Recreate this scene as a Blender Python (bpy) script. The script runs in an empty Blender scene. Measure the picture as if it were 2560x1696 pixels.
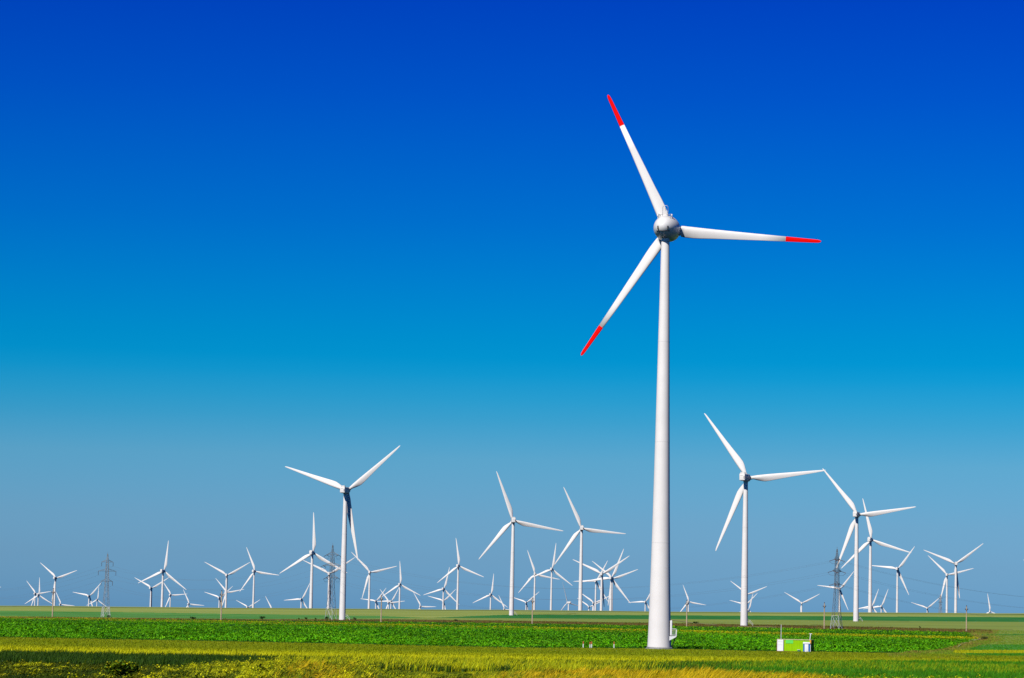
import bpy, bmesh, math, random
import numpy as np
from mathutils import Vector, Matrix

random.seed(7)
RNG = np.random.default_rng(11)
D2R = math.radians
sc = bpy.context.scene
COL = sc.collection

# ------------------------------------------------------------------ camera
F_PX = 7000.0                      # focal length in pixels of a 2560-wide picture
CX, CY = 1280.0, 848.0
PITCH = math.atan(681.9 / F_PX)
ROLL = D2R(1.17)
EYE = Vector((0.0, 0.0, 7.7))
F0 = Vector((0, math.cos(PITCH), math.sin(PITCH)))
R0 = Vector((1, 0, 0))
U0 = Vector((0, -math.sin(PITCH), math.cos(PITCH)))
RV = R0 * math.cos(ROLL) + U0 * math.sin(ROLL)
UV = -R0 * math.sin(ROLL) + U0 * math.cos(ROLL)

cam_d = bpy.data.cameras.new("camera")
cam_d.sensor_fit = 'HORIZONTAL'
cam_d.sensor_width = 36.0
cam_d.lens = F_PX / 2560.0 * 36.0
cam_d.clip_start = 0.5
cam_d.clip_end = 60000.0
cam = bpy.data.objects.new("camera", cam_d)
COL.objects.link(cam)
cam.matrix_world = Matrix(((RV.x, UV.x, -F0.x, EYE.x), (RV.y, UV.y, -F0.y, EYE.y),
                           (RV.z, UV.z, -F0.z, EYE.z), (0, 0, 0, 1)))
sc.camera = cam


def ray(px, py):
    return F0 + RV * ((px - CX) / F_PX) - UV * ((py - CY) / F_PX)


def project(X, Y, Z):
    """world arrays -> picture coordinates (2560 wide)"""
    dx, dy, dz = X - EYE.x, Y - EYE.y, Z - EYE.z
    w = dx * F0.x + dy * F0.y + dz * F0.z
    u = dx * RV.x + dy * RV.y + dz * RV.z
    v = dx * UV.x + dy * UV.y + dz * UV.z
    return CX + F_PX * u / w, CY - F_PX * v / w


# ------------------------------------------------------------------ terrain
TY = np.array([-200, 0, 60, 100, 150, 200, 260, 300, 450, 626, 1000, 1360, 1750, 2100, 2350], float)
TZ = np.array([-1.8, -1.8, -2.6, -3.3, -3.9, -4.4, -4.9, -5.3, -6.6, -7.7, -7.6, -7.0, -6.0, -5.2, -4.5], float)
CREST_Y = 2700.0
_cp = [(-200, 1511.5), (0, 1514.6), (320, 1517), (640, 1520.5), (960, 1522.8), (1280, 1525.2), (1600, 1528.6),
       (1920, 1530.7), (2240, 1531.8), (2560, 1533.6), (2760, 1534.6)]
_cx, _cz = [], []
for _p in _cp:
    _r = ray(*_p)
    _cx.append(_r.x / _r.y * CREST_Y)
    _cz.append(_r.z / _r.y * CREST_Y)
_cx = np.array(_cx)
_cz = np.array(_cz)


def valley(X, Y):
    return -14.0 - 0.0088 * np.clip(Y - 3500, 0, 6500) + 0.012 * np.clip(X, -900, 900) - 8e-4 * np.clip(Y - 10000, 0, 20000)


def smooth(t):
    t = np.clip(t, 0, 1)
    return t * t * (3 - 2 * t)


def height(X, Y):
    """terrain height in world z"""
    X = np.asarray(X, float)
    Y = np.asarray(Y, float)
    Yc = np.minimum(Y, 2350)
    b = 0.012 * smooth((Yc - 700) / 900)
    near = np.interp(Yc, TY, TZ) + b * np.clip(X, -800, 800)
    # gentle undulation of the plain
    near = near + 0.10 * np.sin(X / 37.0 + 1.3) * smooth((Yc - 700) / 400) + 0.05 * np.sin(X / 11.0 + Y / 23.0) * smooth((300 - Yc) / 100)
    crest = np.interp(X, _cx, _cz) + 0.12 * np.sin(X / 41.0) + 0.08 * np.sin(X / 17.0 + 2)
    t = np.clip((Y - 2350) / (CREST_Y - 2350), 0, 1)
    z = near * (1 - t) + crest * t
    t2 = smooth((Y - CREST_Y) / 1100)
    z = z * (1 - t2) + valley(X, Y) * t2
    return z + EYE.z


def hz(x, y):
    return float(height(x, y))


# lookup picture -> ground
_LX = np.linspace(-260, 2820, 155)
_LY = np.unique(np.concatenate([np.geomspace(60, 2699, 1600)]))
_LT = []
for _x in _LX:
    # iterate: for every Y find the X whose projection falls on column _x
    Xs = (_x - CX) / F_PX * _LY
    for _i in range(4):
        Zs = height(Xs, _LY)
        u, v = project(Xs, _LY, Zs)
        Xs = Xs + (_x - u) / F_PX * _LY
    _LT.append((np.maximum.accumulate(v[::-1]), _LY[::-1], Xs[::-1]))


def ground_pts(px, py):
    px = np.asarray(px, float)
    py = np.asarray(py, float)
    t = np.clip((px - _LX[0]) / (_LX[1] - _LX[0]), 0, len(_LX) - 1.001)
    i = t.astype(int)
    fr = t - i
    Y = np.zeros_like(px)
    X = np.zeros_like(px)
    for k in np.unique(i):
        m = i == k
        a, b = _LT[k], _LT[k + 1]
        Ya = np.interp(py[m], a[0], a[1])
        Yb = np.interp(py[m], b[0], b[1])
        Y[m] = Ya * (1 - fr[m]) + Yb * fr[m]
    X = (px - CX) / F_PX * Y
    for _ in range(3):
        u, v = project(X, Y, height(X, Y))
        X = X + (px - u) / F_PX * Y
    return X, Y, height(X, Y)


def ground_at(px, py):
    X, Y, Z = ground_pts(np.array([px]), np.array([py]))
    return Vector((X[0], Y[0], Z[0]))


# ------------------------------------------------------------------ object helpers
def setp(o, label=None, cat=None, group=None, kind=None):
    if label:
        o['label'] = label
    if cat:
        o['category'] = cat
    if group:
        o['group'] = group
    if kind:
        o['kind'] = kind
    return o


def thing(name, loc, label, cat, group=None, rz=0.0):
    o = bpy.data.objects.new(name, None)
    o.empty_display_size = 0.5
    o.location = loc
    o.rotation_euler = (0, 0, rz)
    COL.objects.link(o)
    return setp(o, label, cat, group)


def link(name, me, mat=None, parent=None, smooth_=False):
    if mat is not None and not me.materials:
        me.materials.append(mat)
    if smooth_:
        for p in me.polygons:
            p.use_smooth = True
    o = bpy.data.objects.new(name, me)
    COL.objects.link(o)
    if parent is not None:
        o.parent = parent
    return o


def bm_to(name, bm, mat, parent=None, smooth_=False, auto=None):
    me = bpy.data.meshes.new(name)
    bm.to_mesh(me)
    bm.free()
    if smooth_ and auto is None:
        for p in me.polygons:
            p.use_smooth = True
    elif auto is not None:
        me.polygons.foreach_set('use_smooth', [True] * len(me.polygons))
        try:
            me.set_sharp_from_angle(angle=auto)
        except Exception:
            pass
    return link(name, me, mat, parent)


def b_box(bm, c, s, rot=None):
    x, y, z = s[0] / 2, s[1] / 2, s[2] / 2
    vs = []
    for dx, dy, dz in ((-x, -y, -z), (x, -y, -z), (x, y, -z), (-x, y, -z), (-x, -y, z), (x, -y, z), (x, y, z), (-x, y, z)):
        v = Vector((dx, dy, dz))
        if rot is not None:
            v = rot @ v
        vs.append(bm.verts.new(v + Vector(c)))
    fs = []
    for f in ((0, 3, 2, 1), (4, 5, 6, 7), (0, 1, 5, 4), (1, 2, 6, 5), (2, 3, 7, 6), (3, 0, 4, 7)):
        fs.append(bm.faces.new([vs[i] for i in f]))
    return vs


def b_bar(bm, p, q, r, n=4, r2=None):
    p = Vector(p)
    q = Vector(q)
    d = (q - p)
    if d.length < 1e-6:
        return
    d.normalize()
    a = d.orthogonal().normalized()
    b = d.cross(a)
    r2 = r if r2 is None else r2
    A, B = [], []
    for i in range(n):
        t = 2 * math.pi * (i + .5) / n
        o = a * math.cos(t) + b * math.sin(t)
        A.append(bm.verts.new(p + o * r))
        B.append(bm.verts.new(q + o * r2))
    for i in range(n):
        j = (i + 1) % n
        bm.faces.new((A[i], A[j], B[j], B[i]))
    bm.faces.new(A[::-1])
    bm.faces.new(B)


def b_lathe(bm, prof, axis='z', n=32, off=(0, 0, 0)):
    """prof: list of (pos, radius)"""
    rings = []
    for z, r in prof:
        ring = []
        if r < 1e-4:
            c = (0, 0, z) if axis == 'z' else (0, z, 0)
            ring = [bm.verts.new(Vector(c) + Vector(off))]
        else:
            for i in range(n):
                t = 2 * math.pi * i / n
                if axis == 'z':
                    c = (r * math.cos(t), r * math.sin(t), z)
                else:
                    c = (r * math.cos(t), z, -r * math.sin(t))
                ring.append(bm.verts.new(Vector(c) + Vector(off)))
        rings.append(ring)
    for a, b in zip(rings[:-1], rings[1:]):
        for i in range(n):
            j = (i + 1) % n
            if len(a) == 1 and len(b) == 1:
                continue
            if len(a) == 1:
                bm.faces.new((a[0], b[j], b[i]))
            elif len(b) == 1:
                bm.faces.new((a[i], a[j], b[0]))
            else:
                bm.faces.new((a[i], a[j], b[j], b[i]))
    if len(rings[0]) > 1:
        bm.faces.new(rings[0][::-1])
    if len(rings[-1]) > 1:
        bm.faces.new(rings[-1])


def b_tube(bm, pts, r, n=6):
    for p, q in zip(pts[:-1], pts[1:]):
        b_bar(bm, p, q, r, n)


# ------------------------------------------------------------------ materials
def srgb(*c):
    return tuple(((x / 255) / 12.92 if x / 255 <= 0.04045 else ((x / 255 + 0.055) / 1.055) ** 2.4) for x in c)


def mat_plain(name, color, rough=0.5, metal=0.0, spec=0.5, var=0.0, scale=2.0, coat=0.0):
    m = bpy.data.materials.new(name)
    m.use_nodes = True
    nt = m.node_tree
    b = nt.nodes['Principled BSDF']
    b.inputs['Roughness'].default_value = rough
    b.inputs['Metallic'].default_value = metal
    b.inputs['Specular IOR Level'].default_value = spec
    b.inputs['Coat Weight'].default_value = coat
    b.inputs['Coat Roughness'].default_value = 0.12
    b.inputs['Base Color'].default_value = (*color, 1)
    if var > 0:
        tc = nt.nodes.new('ShaderNodeTexCoord')
        nz = nt.nodes.new('ShaderNodeTexNoise')
        nz.inputs['Scale'].default_value = scale
        nz.inputs['Detail'].default_value = 5
        rp = nt.nodes.new('ShaderNodeValToRGB')
        rp.color_ramp.elements[0].position = 0.3
        rp.color_ramp.elements[1].position = 0.7
        rp.color_ramp.elements[0].color = (*[c * (1 - var) for c in color], 1)
        rp.color_ramp.elements[1].color = (*[min(1, c * (1 + var * .4)) for c in color], 1)
        nt.links.new(tc.outputs['Object'], nz.inputs['Vector'])
        nt.links.new(nz.outputs['Fac'], rp.inputs['Fac'])
        nt.links.new(rp.outputs['Color'], b.inputs['Base Color'])
    return m


def mat_leaf(name, transl=0.25, rough=0.6):
    """leaf colour comes per plant from the mesh attribute (kind of plant, ripeness, painted highlights and gaps)"""
    m = bpy.data.materials.new(name)
    m.use_nodes = True
    nt = m.node_tree
    b = nt.nodes['Principled BSDF']
    out = nt.nodes['Material Output']
    at = nt.nodes.new('ShaderNodeAttribute')
    at.attribute_name = 'tint'
    b.inputs['Roughness'].default_value = rough
    b.inputs['Specular IOR Level'].default_value = 0.15
    nt.links.new(at.outputs['Color'], b.inputs['Base Color'])
    tr = nt.nodes.new('ShaderNodeBsdfTranslucent')
    nt.links.new(at.outputs['Color'], tr.inputs['Color'])
    mx = nt.nodes.new('ShaderNodeMixShader')
    mx.inputs['Fac'].default_value = transl
    nt.links.new(b.outputs['BSDF'], mx.inputs[1])
    nt.links.new(tr.outputs['BSDF'], mx.inputs[2])
    nt.links.new(mx.outputs['Shader'], out.inputs['Surface'])
    return m


def mat_ground(name, c1, c2, sx=1.0, sy=1.0, scale=0.2, rough=0.95, c3=None):
    """soil / sward with patches; world-space noise, longer along the drilling direction"""
    m = bpy.data.materials.new(name)
    m.use_nodes = True
    nt = m.node_tree
    b = nt.nodes['Principled BSDF']
    b.inputs['Roughness'].default_value = rough
    b.inputs['Specular IOR Level'].default_value = 0.05
    tc = nt.nodes.new('ShaderNodeTexCoord')
    mp = nt.nodes.new('ShaderNodeMapping')
    mp.inputs['Scale'].default_value = (sx, sy, 1)
    n1 = nt.nodes.new('ShaderNodeTexNoise')
    n1.inputs['Scale'].default_value = scale
    n1.inputs['Detail'].default_value = 6
    n1.inputs['Roughness'].default_value = 0.65
    rp = nt.nodes.new('ShaderNodeValToRGB')
    e = rp.color_ramp.elements
    e[0].position = 0.32
    e[1].position = 0.68
    e[0].color = (*c1, 1)
    e[1].color = (*c2, 1)
    if c3:
        k = e.new(0.85)
        k.color = (*c3, 1)
    nt.links.new(tc.outputs['Object'], mp.inputs['Vector'])
    nt.links.new(mp.outputs['Vector'], n1.inputs['Vector'])
    nt.links.new(n1.outputs['Fac'], rp.inputs['Fac'])
    nt.links.new(rp.outputs['Color'], b.inputs['Base Color'])
    return m


M_WHITE = mat_plain('white_tower_paint', (0.79, 0.755, 0.72), 0.5, spec=0.2, var=0.05, scale=0.25)
M_BLADE = mat_plain('white_blade_gelcoat', (0.80, 0.765, 0.73), 0.5, spec=0.25, var=0.04, scale=0.15)
M_GLOSSW = mat_plain('glossy_white_nacelle', (0.80, 0.775, 0.75), 0.38, spec=0.35, var=0.05, scale=0.4, coat=0.12)
M_RED = mat_plain('red_blade_paint', (0.88, 0.002, 0.001), 0.6, spec=0.05)
M_JOINT = mat_plain('grey_joint_sealant', (0.68, 0.655, 0.63), 0.6, spec=0.2)
M_DARK = mat_plain('dark_rubber_gap', (0.02, 0.02, 0.022), 0.6)
M_STEEL = mat_plain('galvanised_steel', (0.34, 0.35, 0.36), 0.45, 0.35, var=0.25, scale=1.5)
M_LATT = mat_plain('weathered_lattice_steel', (0.27, 0.265, 0.27), 0.5, 0.3, var=0.5, scale=0.35)
M_LATT2 = mat_plain('new_galvanised_leg', (0.55, 0.56, 0.56), 0.5, 0.1, var=0.2, scale=0.5)
M_INS = mat_plain('brown_porcelain', (0.10, 0.045, 0.03), 0.25)
M_WIRE = mat_plain('aluminium_cable', (0.17, 0.20, 0.25), 0.5, 0.2)
M_WOOD = mat_plain('weathered_concrete_pole', (0.50, 0.38, 0.24), 0.85, var=0.35, scale=1.2)
M_WDARK = mat_plain('dark_pole_hardware', (0.10, 0.06, 0.05), 0.6)
M_CGREEN = mat_plain('lime_green_container_paint', (0.30, 0.60, 0.002), 0.6, spec=0.1, var=0.12, scale=0.8)
M_CPATCH = mat_plain('mint_green_paint', (0.13, 0.66, 0.10), 0.6, spec=0.1, var=0.06, scale=1.0)
M_WDOOR = mat_plain('white_painted_steel', (0.82, 0.82, 0.82), 0.45, var=0.06, scale=1.5)
M_ORANGE = mat_plain('orange_corner_paint', (0.80, 0.36, 0.01), 0.5)
M_RUST = mat_plain('rusty_frame', (0.24, 0.085, 0.02), 0.7, var=0.3, scale=3)
M_BLACK = mat_plain('shaded_side_green', (0.035, 0.06, 0.012), 0.6)  # shade of the container's end wall put into the colour; unassigned
M_BLUE = mat_plain('blue_plastic', (0.005, 0.13, 0.42), 0.4)
M_PLASTIC = mat_plain('white_plastic', (0.82, 0.82, 0.82), 0.4)
M_GENG = mat_plain('dark_green_metal', (0.03, 0.14, 0.05), 0.5)
M_POSTR = mat_plain('red_post_paint', (0.55, 0.06, 0.015), 0.5, var=0.2, scale=6)
M_CONC = mat_plain('concrete', (0.45, 0.43, 0.40), 0.9, var=0.2, scale=2)
M_TRACK = mat_plain('pale_dusty_track', (0.36, 0.33, 0.15), 0.95, var=0.25, scale=0.3)

LEAF = mat_leaf('crop_leaf')
GRASS = mat_leaf('grass_blade', 0.3)

# ------------------------------------------------------------------ light
SUN_EL, SUN_AZ = D2R(40), D2R(180 + 32)
sd = Vector((math.sin(SUN_AZ) * math.cos(SUN_EL), math.cos(SUN_AZ) * math.cos(SUN_EL), math.sin(SUN_EL)))
sl = bpy.data.lights.new('sun', 'SUN')
sl.energy = 4.9
sl.angle = D2R(0.53)
sl.color = (1.0, 0.965, 0.90)
so = bpy.data.objects.new('sun', sl)
so.rotation_euler = (-sd).to_track_quat('-Z', 'Y').to_euler()
so.location = (-300, -300, 400)
COL.objects.link(so)

w = bpy.data.worlds.new('World')
sc.world = w
w.use_nodes = True
nt = w.node_tree
bg = nt.nodes['Background']
sky = nt.nodes.new('ShaderNodeTexSky')
sky.sky_type = 'NISHITA'
sky.sun_disc = False
sky.sun_elevation = SUN_EL
sky.sun_rotation = SUN_AZ
sky.altitude = 0
sky.air_density = 1.0
sky.dust_density = 0.6
sky.ozone_density = 3.0
# clear-air grading by elevation: pale at the horizon, deep polarised blue higher up
tc = nt.nodes.new('ShaderNodeTexCoord')
sx = nt.nodes.new('ShaderNodeSeparateXYZ')
nt.links.new(tc.outputs['Generated'], sx.inputs[0])
mr = nt.nodes.new('ShaderNodeMapRange')
mr.inputs['From Min'].default_value = 0.0
mr.inputs['From Max'].default_value = 0.30
nt.links.new(sx.outputs['Z'], mr.inputs['Value'])
rp = nt.nodes.new('ShaderNodeValToRGB')
SKY_TINT = [(0.007, (.1814, .4229, .8769)), (.0614, (.1751, .3757, .7335)), (.1087, (.1663, .3648, .6652)), (.1799, (.128, .366, .607)),
            (.2274, (.056, .346, .588)), (.2511, (.030, .340, .588)), (.2796, (.008, .326, .588)), (.30, (.001, .312, .581)), (.3222, (0, .30, .575)), (.4593, (0, .2069, .5855)), (.6091, (0, .1352, .5953)),
            (.7175, (0, .0991, .5847)), (.80, (0, .07, .40)), (1.0, (.0, .04, .22))]
els = rp.color_ramp.elements
els[0].position, els[0].color = SKY_TINT[0][0], (*SKY_TINT[0][1], 1)
els[1].position, els[1].color = SKY_TINT[-1][0], (*SKY_TINT[-1][1], 1)
for p_, c_ in SKY_TINT[1:-1]:
    k_ = els.new(p_)
    k_.color = (*c_, 1)
mulc = nt.nodes.new('ShaderNodeMix')
mulc.data_type = 'RGBA'
mulc.blend_type = 'MULTIPLY'
mulc.inputs[0].default_value = 1.0
nt.links.new(mr.outputs['Result'], rp.inputs['Fac'])
nt.links.new(sky.outputs['Color'], mulc.inputs[6])
nt.links.new(rp.outputs['Color'], mulc.inputs[7])
nt.links.new(mulc.outputs[2], bg.inputs['Color'])
bg.inputs['Strength'].default_value = 0.15

sc.view_settings.view_transform = 'Standard'
sc.view_settings.look = 'None'
sc.view_settings.exposure = 0.0
sc.view_settings.gamma = 1.0
sc.cycles.max_bounces = 6
sc.cycles.diffuse_bounces = 0
sc.cycles.transparent_max_bounces = 4
sc.cycles.use_denoising = True

# ------------------------------------------------------------------ ground sheet
def poly(pts):
    a = np.array(pts, float)
    return lambda x: np.interp(x, a[:, 0], a[:, 1])


L_WHEAT_TOP = poly([(-300, 1590), (0, 1594), (640, 1605.7), (1280, 1620), (1640, 1621.5), (1920, 1629.0), (2260, 1633), (2560, 1633)])
L_YEL = poly([(-300, 1539), (0, 1544.8), (640, 1558.5), (1280, 1572), (1920, 1587.5), (2440, 1600), (2700, 1606)])
L_CROP_TOP = poly([(-300, 1540), (0, 1543.5), (640, 1551), (960, 1553.5), (1280, 1557.5), (1600, 1563), (1920, 1568.5), (2420, 1580), (2700, 1584)])
L_BROWN_TOP = poly([(-300, 1539), (0, 1541.5), (640, 1548.5), (960, 1548.8), (1280, 1552), (1600, 1557.2), (1920, 1562), (2400, 1572.5), (2700, 1578)])
L_OLIVE_TOP = poly([(-300, 1538.5), (0, 1541), (640, 1548), (900, 1547), (1080, 1545), (1280, 1546), (1600, 1548), (1920, 1549.8), (2560, 1555.5), (2700, 1557)])
L_RGREEN_TOP = poly([(-300, 1600), (1060, 1600), (1075, 1545), (1200, 1540), (1280, 1536.8), (1600, 1538.3), (1920, 1540), (2560, 1543.5), (2700, 1545)])
L_LGREEN_TOP = poly([(-300, 1524), (0, 1527.5), (320, 1531), (640, 1536), (960, 1540.5), (1060, 1545), (1080, 1600), (2700, 1600)])
# right-hand end of the potato field (x as a function of y)
L_RIGHT = lambda y: np.interp(y, [1575, 1580, 1586, 1601, 1611.6, 1624, 1633, 1636], [2436, 2433, 2423, 2447, 2401, 2363, 2258, 2230])

G_MATS = ['far_plain', 'olive_cereal', 'left_green', 'right_green', 'front_olive', 'brown_margin', 'potato_soil', 'wheat_soil', 'weed_soil',
          'tan_patch', 'crest_line', 'yellow_strip']
MATS = {
    'far_plain': mat_ground('far_plain_soil', (0.10, 0.13, 0.03), (0.16, 0.17, 0.05), scale=0.01),
    'olive_cereal': mat_ground('ripening_cereal', (0.21, 0.28, 0.065), (0.33, 0.38, 0.095), sx=0.05, sy=0.3, scale=0.06),
    'left_green': mat_ground('young_green_cereal', (0.05, 0.21, 0.04), (0.13, 0.31, 0.07), sx=0.3, sy=0.15, scale=0.05),
    'right_green': mat_ground('deep_green_cereal', (0.022, 0.15, 0.028), (0.05, 0.215, 0.05), sx=0.3, sy=0.15, scale=0.08),
    'front_olive': mat_ground('olive_pasture', (0.16, 0.23, 0.045), (0.28, 0.34, 0.075), sx=0.1, sy=0.3, scale=0.05),
    'brown_margin': mat_ground('brown_dry_margin', (0.06, 0.05, 0.008), (0.20, 0.13, 0.03), sx=0.5, sy=0.15, scale=0.05, c3=(0.15, 0.17, 0.02)),
    'potato_soil': mat_ground('soil_under_leaves', (0.012, 0.055, 0.002), (0.03, 0.12, 0.003), scale=0.3),
    'wheat_soil': mat_ground('wheat_floor', (0.16, 0.19, 0.004), (0.28, 0.28, 0.006), sx=0.06, sy=1, scale=0.25),
    'weed_soil': mat_ground('verge_soil', (0.02, 0.035, 0.004), (0.07, 0.08, 0.01), scale=0.6),
    'tan_patch': mat_ground('dry_trampled_grass', (0.12, 0.15, 0.01), (0.34, 0.27, 0.06), sx=0.5, sy=0.06, scale=0.15),
    'crest_line': mat_ground('crest_verge', (0.07, 0.10, 0.03), (0.17, 0.20, 0.06), sx=0.3, sy=0.3, scale=0.06),
    'yellow_strip': mat_ground('mustard_strip', (0.12, 0.20, 0.008), (0.38, 0.33, 0.01), sx=0.5, sy=0.2, scale=0.25),
}

WHEAT_FRONT = poly([(-300, 258), (0, 262), (640, 268), (1280, 290), (1600, 302), (1920, 352), (2300, 440), (2560, 468), (2800, 480)])


def region(px, py, X, Y):
    r = np.full(px.shape, G_MATS.index('far_plain'))
    m = {n: i for i, n in enumerate(G_MATS)}
    top = Y <= CREST_Y + 60
    r[top] = m['olive_cereal']
    r[top & (Y > CREST_Y - 62)] = m['crest_line']
    r[(Y > CREST_Y - 30) & top] = m['olive_cereal']
    k = top & (py > L_LGREEN_TOP(px)) & (px < 1085)
    r[k] = m['left_green']
    k = top & (py > L_RGREEN_TOP(px)) & (px >= 1060)
    r[k] = m['right_green']
    k = top & (py > L_OLIVE_TOP(px))
    r[k] = m['front_olive']
    k = top & (py > L_BROWN_TOP(px))
    r[k] = m['brown_margin']
    k = top & (py > L_CROP_TOP(px))
    r[k] = m['potato_soil']
    k = top & (np.abs(py - L_YEL(px)) < 1.4 + 1.2 * px / 2560)
    r[k] = m['yellow_strip']
    k = top & (py > L_WHEAT_TOP(px))
    r[k] = m['wheat_soil']
    # right-hand patches
    rt = top & (px > L_RIGHT(py)) & (py > 1575) & (py < 1650) & (Y > WHEAT_FRONT(px))
    r[rt] = m['tan_patch']
    r[rt & (py < 1612) & (px > L_RIGHT(py) + 60)] = m['front_olive']
    r[rt & (py >= 1585) & (py < 1589) & (px > L_RIGHT(py) + 30)] = m['right_green']
    r[rt & (py >= 1612) & (py < 1626) & (px > L_RIGHT(py) + 55)] = m['left_green']
    r[rt & (py >= 1626) & (py < 1634) & (px > 2385)] = m['yellow_strip']
    r[rt & (py >= 1634) & (px > 2415)] = m['potato_soil']
    k = Y < WHEAT_FRONT(px)
    r[k] = m['weed_soil']
    return r


def build_ground():
    # rows about half a picture pixel apart in view, a few metres near the camera
    cand = np.concatenate([np.linspace(-45, 60, 30), np.geomspace(62, 2700, 6000)])
    _, v = project(np.zeros_like(cand), cand + 1e-6, height(np.zeros_like(cand), cand))
    rows = [float(c) for c in np.linspace(-45, 60, 22)]
    last = None
    for c, vv in zip(cand[30:], v[30:]):
        if last is None or last - vv > 0.45 and c < 2700:
            rows.append(float(c))
            last = vv
    rows += [2700, 2725, 2760, 2800, 2900, 3000, 3200, 3400, 3600, 3800, 4200, 5000, 6000, 7500, 9000, 12000, 17000, 24000, 34000]
    rows = np.array(sorted(set(rows)))
    uu = np.concatenate([[-3, -2, -1.2, -0.8, -0.5, -0.35, -0.27], np.arange(-0.215, 0.2151, 6 / F_PX), [0.27, 0.35, 0.5, 0.8, 1.2, 2, 3]])
    U, Yg = np.meshgrid(uu, rows)
    Xg = U * (Yg + 60)
    nearrow = Yg > 200
    Xg = np.where(nearrow, U * (Yg + 60 * np.clip((600 - Yg) / 400, 0, 1)), Xg)
    Zg = height(Xg, Yg)
    nr, nc = Yg.shape
    co = np.stack([Xg, Yg, Zg], -1).reshape(-1, 3).astype(np.float32)
    i = np.arange((nr - 1) * (nc - 1))
    rr, cc = i // (nc - 1), i % (nc - 1)
    a = rr * nc + cc
    quads = np.stack([a, a + 1, a + nc + 1, a + nc], -1).astype(np.int32)
    me = bpy.data.meshes.new('ground')
    set_mesh(me, co, quads)
    cen = co[quads].mean(1).astype(float)
    px, py = project(cen[:, 0], np.maximum(cen[:, 1], 5), cen[:, 2])
    reg = region(px, py, cen[:, 0], cen[:, 1])
    reg[cen[:, 1] < 20] = G_MATS.index('weed_soil')
    for n in G_MATS:
        me.materials.append(MATS[n])
    me.polygons.foreach_set('material_index', reg.astype(np.int32))
    me.polygons.foreach_set('use_smooth', np.ones(len(quads), bool))
    o = bpy.data.objects.new('ground', me)
    COL.objects.link(o)
    setp(o, kind='structure')


def set_mesh(me, co, faces, faces3=None):
    """fast mesh from numpy: quads and optional triangles"""
    n4 = len(faces)
    n3 = 0 if faces3 is None else len(faces3)
    me.vertices.add(len(co))
    me.vertices.foreach_set('co', np.ascontiguousarray(co, np.float32).ravel())
    me.loops.add(n4 * 4 + n3 * 3)
    idx = faces.ravel()
    starts = np.arange(n4) * 4
    if n3:
        idx = np.concatenate([idx, faces3.ravel()])
        starts = np.concatenate([starts, n4 * 4 + np.arange(n3) * 3])
    me.loops.foreach_set('vertex_index', idx.astype(np.int32))
    me.polygons.add(n4 + n3)
    me.polygons.foreach_set('loop_start', starts.astype(np.int32))
    me.update(calc_edges=True)


build_ground()


# ------------------------------------------------------------------ plants as meshes
def tint_attr(me, colors):
    at = me.attributes.new('tint', 'FLOAT_COLOR', 'POINT')
    c = np.ones((len(colors), 4), np.float32)
    c[:, :3] = colors
    at.data.foreach_set('color', c.ravel())


def blades(P, H, W, lean, az, col, bend=0.35):
    """P (n,3) roots; one tapered two-segment blade each. returns co, quads, tris, colours"""
    n = len(P)
    fx = RNG.uniform(0, 2 * np.pi, n)
    side = np.stack([np.cos(fx), np.sin(fx), np.zeros(n)], -1) * (W / 2)[:, None]
    d = np.stack([np.cos(az) * np.sin(lean), np.sin(az) * np.sin(lean), np.cos(lean)], -1)
    l2 = lean + bend
    d2 = np.stack([np.cos(az) * np.sin(l2), np.sin(az) * np.sin(l2), np.cos(l2)], -1)
    mid = P + d * (H * 0.55)[:, None]
    tip = mid + d2 * (H * 0.5)[:, None]
    co = np.stack([P - side, P + side, mid + side * .9, mid - side * .9, tip], 1).reshape(-1, 3)
    b = np.arange(n) * 5
    q = np.stack([b, b + 1, b + 2, b + 3], -1)
    t = np.stack([b + 3, b + 2, b + 4], -1)
    return co, q, t, np.repeat(col, 5, axis=0)


def leaves(C, S, tilt, col, asp=0.6):
    """leaf quads (pointed diamonds) at C with size S"""
    n = len(C)
    az = RNG.uniform(0, 2 * np.pi, n)
    t = np.stack([np.cos(az) * np.cos(tilt), np.sin(az) * np.cos(tilt), -np.sin(tilt)], -1)
    s = np.stack([-np.sin(az), np.cos(az), np.zeros(n)], -1)
    roll = RNG.normal(0, .5, n)
    nrm = np.cross(t, s)
    s = s * np.cos(roll)[:, None] + nrm * np.sin(roll)[:, None]
    S = S[:, None]
    co = np.stack([C - t * S * .5, C + s * S * .5 * asp, C + t * S * .5, C - s * S * .5 * asp], 1).reshape(-1, 3)
    b = np.arange(n) * 4
    return co, np.stack([b, b + 1, b + 2, b + 3], -1), np.zeros((0, 3), int), np.repeat(col, 4, axis=0)


def merge(parts):
    off = 0
    C, Q, T, K = [], [], [], []
    for co, q, t, k in parts:
        C.append(co)
        Q.append(q + off)
        T.append(t + off)
        K.append(k)
        off += len(co)
    return np.concatenate(C), np.concatenate(Q), np.concatenate(T), np.concatenate(K)


def plant_object(name, parts, mat, parent=None, origin=None):
    co, q, t, k = merge(parts)
    if origin is not None:
        co = co - np.array(origin)
    me = bpy.data.meshes.new(name)
    set_mesh(me, co, q.astype(int), t.astype(int))
    tint_attr(me, k)
    me.materials.append(mat)
    o = bpy.data.objects.new(name, me)
    COL.objects.link(o)
    if origin is not None:
        o.location = origin
    if parent is not None:
        o.parent = parent
    return o


def mixcol(n, pal, jit=0.15):
    pal = np.array(pal, float)
    i = RNG.integers(0, len(pal), n)
    j = RNG.integers(0, len(pal), n)
    f = RNG.uniform(0, 1, n)[:, None]
    c = pal[i] * f + pal[j] * (1 - f)
    return np.clip(c * RNG.uniform(1 - jit, 1 + jit, n)[:, None], 0, 1)


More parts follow.
